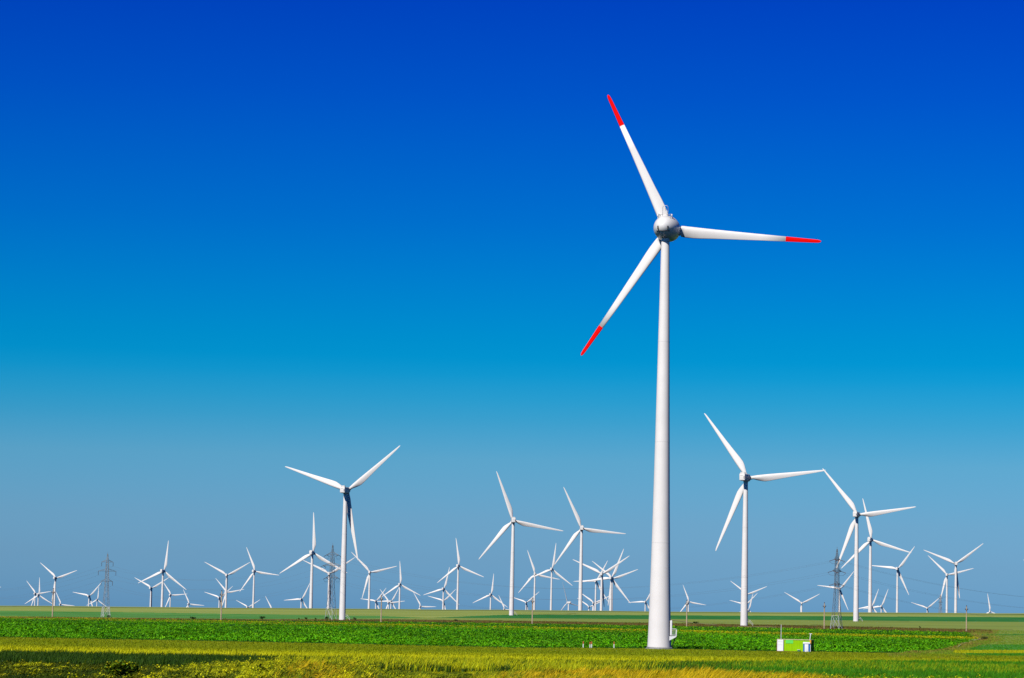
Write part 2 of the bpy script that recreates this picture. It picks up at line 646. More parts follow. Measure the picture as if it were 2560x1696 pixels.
def sample_region(n, x0, x1, y0, y1, keep):
    px = RNG.uniform(x0, x1, n)
    py = RNG.uniform(y0, y1, n)
    m = keep(px, py)
    px, py = px[m], py[m]
    X, Y, Z = ground_pts(px, py)
    return px, py, X, Y, Z


def value_noise(X, Y, s, seed=0):
    """cheap smooth noise in [0,1]"""
    r = np.random.default_rng(seed)
    g = r.uniform(0, 1, (64, 64))
    x, y = X / s, Y / s
    xi, yi = np.floor(x).astype(int), np.floor(y).astype(int)
    fx, fy = x - xi, y - yi
    fx, fy = fx * fx * (3 - 2 * fx), fy * fy * (3 - 2 * fy)
    a, b = g[xi % 64, yi % 64], g[(xi + 1) % 64, yi % 64]
    c, d = g[xi % 64, (yi + 1) % 64], g[(xi + 1) % 64, (yi + 1) % 64]
    return (a * (1 - fx) + b * fx) * (1 - fy) + (c * (1 - fx) + d * fx) * fy


# potato / broad-leaf crop
def potato_crop():
    keep = lambda x, y: (y > L_CROP_TOP(x) + 2.6) & (y < L_WHEAT_TOP(x) - .3) & ((x < L_RIGHT(y)) | (y < 1575))
    px, py, X, Y, Z = sample_region(62000, -120, 2460, 1542, 1634, keep)
    n = len(X)
    L = 10
    vig = value_noise(X, Y, 9.0, 3) * .35 + value_noise(X, Y * .12, 1.5, 5) * .65
    h = (0.22 + 0.75 * vig) * RNG.uniform(.75, 1.2, n)
    rad = 0.5 * RNG.uniform(.7, 1.3, n)
    # the strip of taller paler plants beyond the mustard line
    pal = [(0.085, 0.34, 0.002), (0.12, 0.42, 0.002), (0.05, 0.25, 0.002), (0.17, 0.46, 0.003)]
    base = mixcol(n, pal, .15) * (.80 + .62 * value_noise(X, Y * .05, 14, 7))[:, None]
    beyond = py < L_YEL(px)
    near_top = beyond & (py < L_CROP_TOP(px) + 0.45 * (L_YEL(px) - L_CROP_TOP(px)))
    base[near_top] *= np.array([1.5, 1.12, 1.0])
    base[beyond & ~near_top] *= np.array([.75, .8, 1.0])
    th = RNG.uniform(0, 2 * np.pi, (n, L))
    rr = np.sqrt(RNG.uniform(0, 1, (n, L))) * rad[:, None]
    zz = h[:, None] * (1 - .55 * (rr / rad[:, None]) ** 2) * RNG.uniform(.55, 1.05, (n, L))
    C = np.stack([X[:, None] + rr * np.cos(th), Y[:, None] + rr * np.sin(th), Z[:, None] + zz], -1).reshape(-1, 3)
    S = np.repeat(0.34 * (h / .55), L) * RNG.uniform(.7, 1.3, n * L)
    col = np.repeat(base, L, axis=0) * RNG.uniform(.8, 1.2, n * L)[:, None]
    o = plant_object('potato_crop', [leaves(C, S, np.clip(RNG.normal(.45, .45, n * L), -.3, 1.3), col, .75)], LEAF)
    setp(o, 'bright green leafy crop covering the wide field behind the foreground wheat', 'crop', kind='stuff')


def mustard_strip():
    keep = lambda x, y: (np.abs(y - L_YEL(x)) < 1.5 + 1.4 * x / 2560) & (RNG.uniform(0, 1, len(x)) < .3 + .7 * value_noise(x, y * 0, 60, 9)) & (x < L_RIGHT(y))
    px, py, X, Y, Z = sample_region(120000, -100, 2460, 1538, 1606, keep)
    n = len(X)
    az = RNG.uniform(0, 2 * np.pi, n)
    parts = [blades(np.stack([X, Y, Z], -1), RNG.uniform(.5, .95, n), np.full(n, .10), np.abs(RNG.normal(.1, .12, n)), az,
                    mixcol(n, [(0.10, 0.24, .004), (0.22, .28, .004)], .1))]
    C = np.stack([X, Y, Z], -1)
    C = np.repeat(C, 5, axis=0) + RNG.normal(0, 1, (n * 5, 3)) * np.array([.16, .16, .08]) + np.array([0, 0, .82])
    parts.append(leaves(C, RNG.uniform(.12, .24, n * 5), RNG.normal(.3, .5, n * 5), mixcol(n * 5, [(0.78, 0.66, .004), (.62, .60, .006), (.85, .74, .01)], .1), .9))
    o = plant_object('mustard_flowers', parts, LEAF)
    setp(o, 'strip of yellow mustard flowers running through the green crop field', 'flowers', kind='stuff')


def wheat():
    keep = lambda x, y: (y > L_WHEAT_TOP(x) + .4) & ((x < L_RIGHT(y) + 15) | (y > 1634))
    px, py, X, Y, Z = sample_region(130000, -120, 2680, 1590, 1668, keep)
    m = (Y > WHEAT_FRONT(px)) & (Y < 640)
    px, py, X, Y, Z = px[m], py[m], X[m], Y[m], Z[m]
    n = len(X)
    dens = value_noise(X * .12, Y, 3.2, 21)
    ripe = np.clip((WHEAT_FRONT(px) + 152 - Y) / 140, 0, 1) * (1 - .6 * np.clip((px - 1700) / 350, 0, 1))
    lane = (value_noise(X * .03, Y, 7.0, 33) > .30)
    h = (0.24 + 0.26 * ripe) * (0.7 + .6 * dens) * np.where(lane, 1, .55)
    green = np.clip((value_noise(X * .2, Y, 14, 41) - .3) * 1.4, 0, 1) * (1 - ripe * .6)
    K = 4
    P = np.repeat(np.stack([X, Y, Z], -1), K, axis=0) + np.concatenate([RNG.normal(0, .16, (n * K, 2)), np.zeros((n * K, 1))], 1)
    c_r = mixcol(n, [(0.68, 0.66, .003), (.78, .74, .004), (.54, .56, .003)], .12)
    c_g = mixcol(n, [(0.26, 0.33, .003), (.33, .37, .003), (.20, .27, .003)], .12)
    g = np.clip(1 - ripe * 1.1 + .25 * green, 0, 1)[:, None]
    col = np.repeat(c_r * (1 - g) + c_g * g, K, axis=0)
    H = np.repeat(h, K) * RNG.uniform(.75, 1.2, n * K)
    o = plant_object('wheat', [blades(P, H, RNG.uniform(.05, .11, n * K), np.abs(RNG.normal(.12, .1, n * K)), RNG.normal(0, 1.0, n * K), col)], GRASS)
    setp(o, 'olive and yellow ripening wheat in front of the green crop', 'wheat', kind='stuff')


def tall_grass():
    """dark green grass band along the near edge of the wheat"""
    keep = lambda x, y: y < 1712
    px, py, X, Y, Z = sample_region(150000, -150, 2710, 1632, 1712, keep)
    m = (Y > 196) & (Y < WHEAT_FRONT(px) + 2)
    X, Y, Z, px = X[m], Y[m], Z[m], px[m]
    n = len(X)
    K = 3
    # at the middle of the picture the band is self-sown wheat among the grass
    fw = np.clip(1 - np.abs(px - 1180) / 520, 0, 1) ** .6
    isw = RNG.uniform(0, 1, n) < fw * np.clip(1.9 * value_noise(X, Y * .4, .9, 51) - .45, 0, 1)
    vg = value_noise(X, Y * .5, 2.2, 53)
    h = np.where(isw, .68, .34 + .28 * vg) * RNG.uniform(.75, 1.2, n)
    cg = mixcol(n, [(0.022, 0.065, .002), (.035, .095, .003), (.012, .04, .002), (.06, .12, .003)], .2)
    rt = np.clip((px - 1500) / 450, 0, 1)
    tuft = value_noise(X, Y * .35, 1.1, 57)
    cr = mixcol(n, [(0.06, .27, .003), (.10, .34, .004), (.03, .17, .002)], .2)
    yl = mixcol(n, [(0.42, .50, .004), (.28, .42, .004)], .15)  # yellow-green blades paint the sunlit highlights of the middle rows
    cr = np.where(((RNG.uniform(0, 1, n) < .75 * tuft * np.clip((Y - 240) / 20, 0, 1) * np.clip((400 - Y) / 30, 0, 1)))[:, None], yl, cr)
    cg = np.where((RNG.uniform(0, 1, n) < rt)[:, None], cr, cg)
    cw = mixcol(n, [(0.58, 0.58, .004), (.72, .68, .006), (.30, .40, .004)], .2)
    col = np.where(isw[:, None], cw, cg)
    P = np.repeat(np.stack([X, Y, Z], -1), K, axis=0) + np.concatenate([RNG.normal(0, .10, (n * K, 2)), np.zeros((n * K, 1))], 1)
    H = np.repeat(h, K) * RNG.uniform(.7, 1.15, n * K)
    o = plant_object('tall_grass', [blades(P, H, RNG.uniform(.025, .06, n * K), np.abs(RNG.normal(.14, .12, n * K)), RNG.normal(.2, 1.1, n * K),
                                           np.repeat(col, K, axis=0) * RNG.uniform(.8, 1.2, n * K)[:, None])], GRASS)
    setp(o, 'dark green tall grass band along the near edge of the wheat', 'grass', kind='stuff')


def verge():
    """flowering weeds and dry golden grass nearest the camera, in tussocks"""
    n0 = 9500
    Y = RNG.uniform(128, 192, n0)
    X = (RNG.uniform(-140, 2700, n0) - CX) / F_PX * Y
    Z = height(X, Y)
    px, _ = project(X, Y, Z)
    gold = np.clip((px - 1180) / 220, 0, 1) * np.clip((2230 - px) / 260, 0, 1)
    gold = gold * .92 + .65 * np.clip(1 - np.abs(px - 790) / 130, 0, 1)
    patch = value_noise(X, Y * .5, 3.2, 61)
    isg = RNG.uniform(0, 1, n0) < gold * (.6 + .6 * patch)
    prof = .86 * np.interp(px, [-100, 0, 250, 420, 520, 640, 700, 880, 950, 1100, 1280, 1600, 1900, 2060, 2200, 2560, 2700],
                           [.40, .40, .42, .40, .64, .90, .94, .98, .42, .25, .68, .97, 1.02, .78, .62, .62, .62])
    h = prof * (.6 + .6 * patch) * RNG.uniform(.62, 1.22, n0)
    # neighbouring tussocks share a tone: plant colour plus painted highlights and dark gaps
    kind = value_noise(X, Y * .18, .75, 63) * .62 + value_noise(X, Y * .1, 2.4, 65) * .3 + RNG.normal(.04, .10, n0)
    kind = np.clip((kind - .22) / .56, 0, 1)
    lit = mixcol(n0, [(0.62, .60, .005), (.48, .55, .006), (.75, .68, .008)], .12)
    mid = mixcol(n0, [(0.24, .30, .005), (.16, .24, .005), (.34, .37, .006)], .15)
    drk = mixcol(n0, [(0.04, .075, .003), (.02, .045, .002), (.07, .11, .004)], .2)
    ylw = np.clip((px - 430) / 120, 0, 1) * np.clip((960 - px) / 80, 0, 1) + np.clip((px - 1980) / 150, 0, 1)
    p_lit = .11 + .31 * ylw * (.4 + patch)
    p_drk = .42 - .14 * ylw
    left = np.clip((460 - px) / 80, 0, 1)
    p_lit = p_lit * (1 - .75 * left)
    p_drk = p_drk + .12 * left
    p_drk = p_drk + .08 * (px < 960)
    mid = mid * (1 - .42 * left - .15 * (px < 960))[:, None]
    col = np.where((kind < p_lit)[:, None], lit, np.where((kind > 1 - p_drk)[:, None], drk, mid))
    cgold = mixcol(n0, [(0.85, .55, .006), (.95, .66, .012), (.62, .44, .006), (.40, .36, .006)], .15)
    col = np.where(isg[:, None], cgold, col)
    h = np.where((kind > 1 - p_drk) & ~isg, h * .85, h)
    # blades of each tussock, all bent by the same wind
    K = 20
    wind = np.repeat(RNG.normal(.05, .45, n0), K) + RNG.normal(0, .35, n0 * K)
    r = np.repeat(RNG.uniform(.10, .30, n0), K)
    off = np.concatenate([RNG.normal(0, 1, (n0 * K, 2)) * r[:, None], np.zeros((n0 * K, 1))], 1)
    P = np.repeat(np.stack([X, Y, Z], -1), K, axis=0) + off
    H = np.repeat(h, K) * RNG.uniform(.65, 1.1, n0 * K)
    cc = np.repeat(col, K, axis=0) * RNG.uniform(.8, 1.15, n0 * K)[:, None]
    co, q, t, k = blades(P, H, RNG.uniform(.02, .05, n0 * K), np.abs(RNG.normal(.30, .14, n0 * K)), wind, cc, .55)
    # green stems under the coloured heads
    k = k.reshape(-1, 5, 3)
    stem = np.array([.13, .20, .005])
    k[:, :2] = k[:, :2] * .5 + stem * .5 * np.clip(k[:, :2].sum(-1, keepdims=True) * 1.2, .2, 1)
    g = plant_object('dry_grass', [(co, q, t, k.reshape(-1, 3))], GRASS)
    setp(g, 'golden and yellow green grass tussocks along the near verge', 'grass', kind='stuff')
    # leafy weeds, some with yellow flower heads
    sel = ~isg & (RNG.uniform(0, 1, n0) < .42) & ((px < 1000) | (px > 1900))
    X, Y, Z, h, px, col = X[sel], Y[sel], Z[sel], h[sel], px[sel], col[sel]
    n = len(X)
    parts = []
    L = 26
    f = RNG.uniform(.2, 1.05, (n, L))
    C = np.stack([X[:, None] + RNG.normal(0, .16, (n, L)) + .14 * f, Y[:, None] + RNG.normal(0, .16, (n, L)),
                  Z[:, None] + f * h[:, None]], -1).reshape(-1, 3)
    parts.append(leaves(C, RNG.uniform(.07, .16, n * L), RNG.normal(.3, .5, n * L), np.repeat(col, L, axis=0) * RNG.uniform(.8, 1.2, n * L)[:, None], .6))
    fl = RNG.uniform(0, 1, n) < .10
    m = int(fl.sum())
    C = np.stack([X[fl] + .12, Y[fl], Z[fl] + h[fl] * 1.12], -1)
    C = np.repeat(C, 6, axis=0) + RNG.normal(0, .06, (m * 6, 3))
    parts.append(leaves(C, RNG.uniform(.06, .11, m * 6), RNG.normal(.2, .6, m * 6), mixcol(m * 6, [(0.75, 0.72, .006), (.62, .62, .006)], .12), .9))
    o = plant_object('flowering_weeds', parts, LEAF)
    setp(o, 'leafy weeds with yellow flower heads in the near verge', 'weeds', kind='stuff')


def rough_grass():
    """weedy rough grass round the track at the right"""
    keep = lambda x, y: (x > L_RIGHT(y) - 8) & (y < 1642)
    px, py, X, Y, Z = sample_region(26000, 2190, 2680, 1576, 1642, keep)
    m = Y > WHEAT_FRONT(px)
    px, py, X, Y, Z = px[m], py[m], X[m], Y[m], Z[m]
    n = len(X)
    v = value_noise(X * .5, Y * .12, 3.0, 71)
    near = np.clip(1 - (px - L_RIGHT(py)) / 90, 0, 1)
    tan = (RNG.uniform(0, 1, n) < near * .9 * v * 1.4)
    c1 = mixcol(n, [(.20, .34, .012), (.28, .40, .02), (.12, .26, .008)], .15)
    c2 = mixcol(n, [(.38, .30, .05), (.27, .18, .04), (.40, .36, .06), (.16, .18, .015)], .2)
    yel = (py > 1626) & (py < 1634) & (px > 2385)
    c1[yel] = mixcol(int(yel.sum()), [(.62, .60, .004), (.42, .48, .004)], .12)
    gr = (py >= 1634) & (px > 2415) | (py >= 1612) & (py <= 1626) & (px > L_RIGHT(py) + 55)
    c1[gr] = mixcol(int(gr.sum()), [(.05, .26, .01), (.09, .34, .012)], .15)
    col = np.where((tan & ~yel)[:, None], c2, c1)
    K = 4
    P = np.repeat(np.stack([X, Y, Z], -1), K, axis=0) + np.concatenate([RNG.normal(0, .2, (n * K, 2)), np.zeros((n * K, 1))], 1)
    H = np.repeat((.18 + .4 * v * near) * RNG.uniform(.6, 1.3, n), K)
    o = plant_object('rough_grass', [blades(P, H, RNG.uniform(.06, .14, n * K), np.abs(RNG.normal(.2, .2, n * K)), RNG.normal(0, 1.5, n * K), np.repeat(col, K, axis=0))], GRASS)
    setp(o, 'rough weedy grass around the bend of the track at right', 'grass', kind='stuff')


def margin_weeds():
    keep = lambda x, y: (y > L_BROWN_TOP(x) + .5) & (y < L_CROP_TOP(x) + 1.5)
    px, py, X, Y, Z = sample_region(60000, -80, 2480, 1540, 1584, keep)
    n = len(X)
    v = value_noise(X, Y * .1, 6.0, 81)
    f = (py - L_BROWN_TOP(px)) / (L_CROP_TOP(px) - L_BROWN_TOP(px) + .01)
    c1 = mixcol(n, [(.10, .12, .01), (.05, .075, .008), (.16, .17, .012)], .2)
    c2 = mixcol(n, [(.24, .15, .035), (.17, .10, .03), (.30, .21, .05)], .2)
    br = RNG.uniform(0, 1, n) < np.clip(.15 + .9 * f * v * 1.4, 0, 1)
    K = 3
    P = np.repeat(np.stack([X, Y, Z], -1), K, axis=0) + np.concatenate([RNG.normal(0, .3, (n * K, 2)), np.zeros((n * K, 1))], 1)
    H = np.repeat((.15 + .5 * v) * RNG.uniform(.6, 1.4, n), K)
    o = plant_object('margin_weeds', [blades(P, H, RNG.uniform(.10, .25, n * K), np.abs(RNG.normal(.2, .2, n * K)), RNG.normal(0, 1.5, n * K),
                                             np.repeat(np.where(br[:, None], c2, c1), K, axis=0))], GRASS)
    setp(o, 'brown and dark weeds along the margin beyond the green crop', 'weeds', kind='stuff')


margin_weeds()
rough_grass()
potato_crop()
mustard_strip()
wheat()
tall_grass()
verge()

# ------------------------------------------------------------------ shrubs
def shrub(px, py, wpx, hpx, label, pal, cat='bush', group=None, flowers=0.0, nleaf=420, name='shrub'):
    g = ground_at(px, py)
    s = g.y / F_PX
    W, H = wpx * s, hpx * s
    n = nleaf
    k = 6
    lob = np.stack([RNG.uniform(-.36, .36, k), RNG.uniform(-.3, .3, k), RNG.uniform(.3, .72, k)], -1)
    who = RNG.integers(0, k, n)
    v = RNG.normal(0, 1, (n, 3))
    v /= np.linalg.norm(v, axis=1)[:, None]
    p = lob[who] + v * (RNG.uniform(.45, 1, n) ** .5)[:, None] * .26
    p[:, 2] = np.clip(p[:, 2], .03, 1.05)
    C = p * np.array([W, W, H])
    parts = [leaves(C, RNG.uniform(.07, .16, n) * (W + H) * .6, RNG.normal(.3, .6, n), mixcol(n, pal, .2), .6)]
    if flowers:
        m = int(n * flowers)
        q = C[RNG.integers(0, n, m)] + np.array([0, 0, .06 * H])
        parts.append(leaves(q, RNG.uniform(.05, .09, m) * (W + H) * .5, RNG.normal(.2, .5, m), mixcol(m, [(.66, .58, .01), (.5, .47, .01)], .1), .9))
    root = thing(name, g, label, cat, group)
    co, q_, t_, c_ = merge(parts)
    me = bpy.data.meshes.new('foliage')
    set_mesh(me, co, q_.astype(int), t_.astype(int))
    tint_attr(me, c_)
    link('foliage', me, LEAF, root)
    bm = bmesh.new()
    for i in range(5):
        a = lob[i % k] * np.array([W, W, H])
        b_bar(bm, (random.uniform(-.04, .04) * W, random.uniform(-.04, .04) * W, -.04 * H), tuple(a), .018 * (W + H), 5, .007 * (W + H))
    bm_to('stem', bm, M_WDARK, root)
    return root


DKG = [(0.015, 0.04, .008), (.025, .06, .01), (.01, .028, .006)]
MDG = [(0.04, 0.09, .01), (.06, .12, .015), (.03, .06, .01)]
GS = 'shrubs along the far field margin'
for a in [
    (271.5, 1543.6, 9, 6.5, 'small dark shrub at the right foot of the leftmost pylon', DKG),
    (481, 1548.5, 17, 7, 'wide ragged dark shrub on the margin left of the second pole from the left', DKG),
    (657, 1548.6, 15, 8.5, 'round dark shrub standing alone on the margin midway between second pole and middle pylon', DKG),
    (746.5, 1549.2, 6, 5, 'tiny green shrub, leftmost of the little row before the middle pylon', MDG),
    (766.5, 1549.3, 10, 6, 'dark low shrub in the middle of the little row before the middle pylon', DKG),
    (790.5, 1549.8, 7, 5.5, 'small green shrub nearest the left leg of the middle pylon', MDG),
    (817, 1549.8, 11, 8, 'dark shrub growing between the legs of the middle pylon', DKG),
    (887, 1550.3, 8, 7, 'brownish dry shrub just right of the tower with drooping blade', [(.07, .07, .02), (.05, .06, .015)]),
    (1140.5, 1553.2, 10, 5.5, 'double dark shrub on the brown margin below the middle turbines', DKG),
    (1176, 1554, 5, 3, 'very low dark tuft right of the double shrub', DKG),
    (1739, 1559, 19, 5, 'long low dark shrub right of the pole behind the big turbine', MDG),
    (2099, 1572, 20, 5, 'low dark bush around the feet of the rusty right-hand pylon', DKG),
    (2300, 1570.5, 5, 5, 'tiny dark shrub alone on the margin left of the rightmost pole', DKG),
    (2459, 1600, 22, 9, 'rounded olive shrub beside the bend of the track at right', [(.06, .09, .012), (.10, .12, .015), (.035, .055, .01)]),
]:
    shrub(*a, group=GS)
shrub(300, 1704, 84, 60, 'big leafy weed bush with yellow flowers at the bottom left', [(.05, .11, .004), (.10, .19, .005), (.26, .33, .006), (.03, .06, .003)],
      flowers=.12, nleaf=1500)
shrub(655, 1703, 34, 50, 'narrow dark leafy weed with yellow top at the verge edge', [(.02, .05, .005), (.04, .08, .006), (.25, .26, .01)], flowers=.15, nleaf=700)

# ------------------------------------------------------------------ turbine meshes
def blade_mesh(name, R, root_r, stations, r_from=None, r_to=None, mat=None, npt=14):
    """stations: (r/R, chord, x of leading edge, thickness ratio, twist deg); span +Z, trailing edge +X"""
    bm = bmesh.new()
    rings = []
    for (f, ch, le, th, tw) in stations:
        if r_from is not None and f < r_from - 1e-6:
            continue
        if r_to is not None and f > r_to + 1e-6:
            continue
        ring = []
        ca, sa = math.cos(D2R(tw)), math.sin(D2R(tw))
        for i in range(npt):
            t = 2 * math.pi * i / npt
            x = 0.5 * (1 - math.cos(t))
            # round section at the root, aerofoil outboard
            prof = math.sin(t) * 0.5
            if th < .9:
                prof = math.sin(t) * 0.5 * (1.25 * (1 - x) ** .6 + .12)
            X = le + x * ch
            Yv = prof * ch * th
            xx = X * ca - Yv * sa
            yy = X * sa + Yv * ca
            ring.append(bm.verts.new((xx, yy, f * R)))
        rings.append(ring)
    for a, b in zip(rings[:-1], rings[1:]):
        for i in range(npt):
            j = (i + 1) % npt
            bm.faces.new((a[i], b[i], b[j], a[j]))
    bm.faces.new(rings[0])
    bm.faces.new(rings[-1][::-1])
    bmesh.ops.recalc_face_normals(bm, faces=bm.faces)
    me = bpy.data.meshes.new(name)
    bm.to_mesh(me)
    bm.free()
    me.polygons.foreach_set('use_smooth', [len(p.vertices) == 4 for p in me.polygons])
    me.materials.append(mat)
    return me


def interp_stations(keys, fs):
    k = np.array(keys, float)
    return [(f, *[float(np.interp(f, k[:, 0], k[:, j])) for j in range(1, 5)]) for f in fs]


R_V = 45.0
V_KEYS = [(0.035, 1.9, -.95, 1.0, 0), (0.07, 1.95, -.97, 1.0, 2), (0.12, 2.5, -1.0, .7, 10), (0.17, 3.1, -1.0, .45, 13), (0.21, 3.4, -1.0, .34, 13), (0.27, 3.3, -.98, .29, 11),
          (0.40, 2.75, -.86, .25, 7), (0.55, 2.15, -.70, .22, 4), (0.72, 1.6, -.54, .2, 2), (0.88, 1.05, -.38, .18, 1), (0.96, .72, -.28, .18, 0), (0.99, .42, -.2, .18, 0), (1.0, .1, -.08, .18, 0)]
V_BLADE = blade_mesh('rotor_blade', R_V, 1, [(f, c * (1 if f < .1 else 1.17), l * (1 if f < .1 else 1.12), t, w_) for f, c, l, t, w_ in V_KEYS], mat=M_BLADE)
V_SLIM = blade_mesh('rotor_blade', R_V, 1, [(f, c * .62, l * .62, t, w_) for f, c, l, t, w_ in V_KEYS], mat=M_BLADE)


def rounded_box(bm, c, s, bev, seg=3):
    b = bmesh.new()
    b_box(b, (0, 0, 0), s)
    bmesh.ops.bevel(b, geom=b.edges[:], offset=bev, segments=seg, profile=.6, affect='EDGES')
    me = bpy.data.meshes.new('tmp')
    b.to_mesh(me)
    b.free()
    n0 = len(bm.verts)
    bm.from_mesh(me)
    bpy.data.meshes.remove(me)
    bm.verts.ensure_lookup_table()
    for v in bm.verts[n0:]:
        v.co += Vector(c)


def mesh_of(name, fn, mat, auto=D2R(35)):
    bm = bmesh.new()
    fn(bm)
    bmesh.ops.recalc_face_normals(bm, faces=bm.faces)
    me = bpy.data.meshes.new(name)
    bm.to_mesh(me)
    bm.free()
    me.polygons.foreach_set('use_smooth', [True] * len(me.polygons))
    me.set_sharp_from_angle(angle=auto)
    me.materials.append(mat)
    return me


H_V = 80.0       # hub height of the standard turbine; its tower mesh is 78 m tall


def f_tower(bm):
    b_lathe(bm, [(0, 2.12), (.35, 2.12), (.36, 2.06), (26, 1.83), (26.0, 1.86), (26.25, 1.86), (26.25, 1.83), (53, 1.53), (53, 1.56), (53.25, 1.56),
                 (53.25, 1.53), (77.6, 1.22), (77.7, 1.3), (78.0, 1.3)], 'z', 28)


def f_nac(bm):
    # rounded box, slightly narrower at the tail; rotor side at +y
    rounded_box(bm, (0, -2.2, 0), (3.5, 9.8, 4.0), .5)
    for v in bm.verts:
        if v.co.y < -5:
            v.co.x *= .93
            v.co.z = v.co.z * .97 + .03
    b_bar(bm, (0, 0, -2.4), (0, 0, -1.8), 1.35, 20)


def f_cool(bm):
    rounded_box(bm, (0, -5.6, 2.35), (2.7, 1.3, .8), .15, 2)
    b_bar(bm, (-.9, -6.6, 1.9), (-.9, -6.6, 3.3), .05, 5)
    b_bar(bm, (.9, -6.6, 1.9), (.9, -6.6, 3.3), .05, 5)


def f_hatch(bm):
    b_box(bm, (1.15, -7.09, -.2), (.35, .05, 1.5))
    b_box(bm, (-.25, -7.09, .9), (1.5, .05, .12))


def f_hub(bm):
    b_lathe(bm, [(2.85, 1.2), (2.95, 1.55), (3.6, 1.72), (4.6, 1.72), (5.6, 1.5), (6.4, 1.0), (6.8, .45), (6.9, 0)], 'y', 24)
    for k in range(3):
        a = 2 * math.pi * k / 3
        b_bar(bm, (0, 4.4, 0), (math.sin(a) * 1.95, 4.4, math.cos(a) * 1.95), 1.02, 18)


def f_stairs(bm):
    # door landing, railing and steps at the foot of the tower, on its right-hand side
    b_box(bm, (2.5, -.6, 2.1), (1.3, 1.3, .12))
    for y in (-1.2, 0):
        b_bar(bm, (3.1, y, 2.1), (3.1, y, 3.2), .05, 4)
        b_bar(bm, (2.0, y, 3.2), (3.1, y, 3.2), .05, 4)
        b_bar(bm, (3.1, y, 2.1), (4.9, y, 0), .08, 4)
        b_bar(bm, (3.1, y, 3.2), (4.9, y, 1.1), .05, 4)
        b_bar(bm, (4.9, y, 0), (4.9, y, 1.1), .05, 4)
    for i in range(7):
        t = (i + .5) / 7
        b_box(bm, (3.1 + 1.8 * t, -.6, 2.1 * (1 - t)), (.28, 1.2, .05))


def f_door(bm):
    b_box(bm, (2.02, -.6, 3.25), (.18, .95, 2.1))


ME_TOWER = mesh_of('tower', f_tower, M_WHITE)
ME_NAC = mesh_of('nacelle', f_nac, M_WHITE, D2R(50))
ME_COOL = mesh_of('roof_cooler', f_cool, M_WHITE)
ME_HATCH = mesh_of('tail_vent', f_hatch, M_DARK)
ME_HUB = mesh_of('rotor_hub', f_hub, M_WHITE, D2R(40))
ME_STAIRS = mesh_of('entrance_stairs', f_stairs, M_WHITE)
ME_DOOR = mesh_of('tower_door', f_door, M_STEEL)


def part(name, me, parent, loc=(0, 0, 0), rot=(0, 0, 0), scale=None):
    o = bpy.data.objects.new(name, me)
    COL.objects.link(o)
    o.parent = parent
    o.location = loc
    o.rotation_euler = rot
    if scale:
        o.scale = scale
    return o


def rotor_fit(c0, tips, yaw, R, trust2=.75):
    """picture points of blade tips -> rotor centre (world), depth, phase. The rotor disk stands upright, axis heading yaw."""
    ax = Vector((math.sin(yaw), math.cos(yaw), 0))
    ex = Vector((math.cos(yaw), -math.sin(yaw), 0))
    ez = Vector((0, 0, 1))
    r0 = ray(*c0)
    P = r0 / r0.y * 1000.0

    def local(p):
        r = ray(*p)
        k = P.dot(ax) / r.dot(ax)
        q = r * k - P
        return complex(q.dot(ex), q.dot(ez))
    t = [local(p) for p in tips]
    c = 0j
    if len(t) == 3:
        c = sum(t) / 3
    elif len(t) == 2:
        m = (t[0] + t[1]) / 2
        d = t[1] - t[0]
        hgt = abs(d) / (2 * math.sqrt(3))
        n = d / abs(d) * 1j
        ca, cb = m + n * hgt, m - n * hgt
        ce = ca if abs(ca) < abs(cb) else cb
        c = ce * trust2
    rad = [abs(x - c) for x in t]
    rm = sum(rad) / len(rad)
    s = R / rm
    # clockwise angles from up
    ang = [math.atan2((x - c).real, (x - c).imag) for x in t]
    ref = ang[0]
    acc = 0
    for a in ang:
        dlt = a - ref
        k = round(dlt / (2 * math.pi / 3))
        acc += dlt - k * 2 * math.pi / 3
    ph = ref + acc / len(ang)
    C = (P + ex * c.real + ez * c.imag) * s
    return EYE + C, ph


GT = 'white wind turbines across the plain'


def turbine(c0, tips, label, yaw=15, stairs=False, slim=False, on_ground=None, trust2=.75):
    yw = D2R(yaw)
    C, ph = rotor_fit(c0, tips, yw, R_V, trust2)
    ax = Vector((math.sin(yw), math.cos(yw), 0))
    T = C - ax * 4.4
    gz = hz(T.x, T.y)
    root = thing('wind_turbine', (T.x, T.y, gz), label, 'wind turbine', GT, -yw)
    hub_h = C.z - gz
    sc_ = (hub_h - 2.2) / 78.0
    part('tower', ME_TOWER, root, scale=(1, 1, sc_))
    n = part('nacelle', ME_NAC, root, (0, 0, hub_h))
    part('roof_cooler', ME_COOL, n)
    part('tail_vent', ME_HATCH, n)
    part('rotor_hub', ME_HUB, root, (0, 0, hub_h), (0, 0, 0))
    root.children[-1].rotation_euler = (0, 0, 0)
    for o in root.children:
        if o.name.startswith('rotor_hub'):
            # turn the hub so its blade sockets follow the blades (about its own axis through the hub height)
            o.rotation_euler = (0, ph, 0)
    for k in range(3):
        part('rotor_blade', V_SLIM if slim else V_BLADE, root, (0, 4.4, hub_h), (0, ph + 2 * math.pi * k / 3, 0))
    if stairs:
        s = part('entrance_stairs', ME_STAIRS, root, rot=(0, 0, yw))
        part('tower_door', ME_DOOR, root, rot=(0, 0, yw))
    return root, C


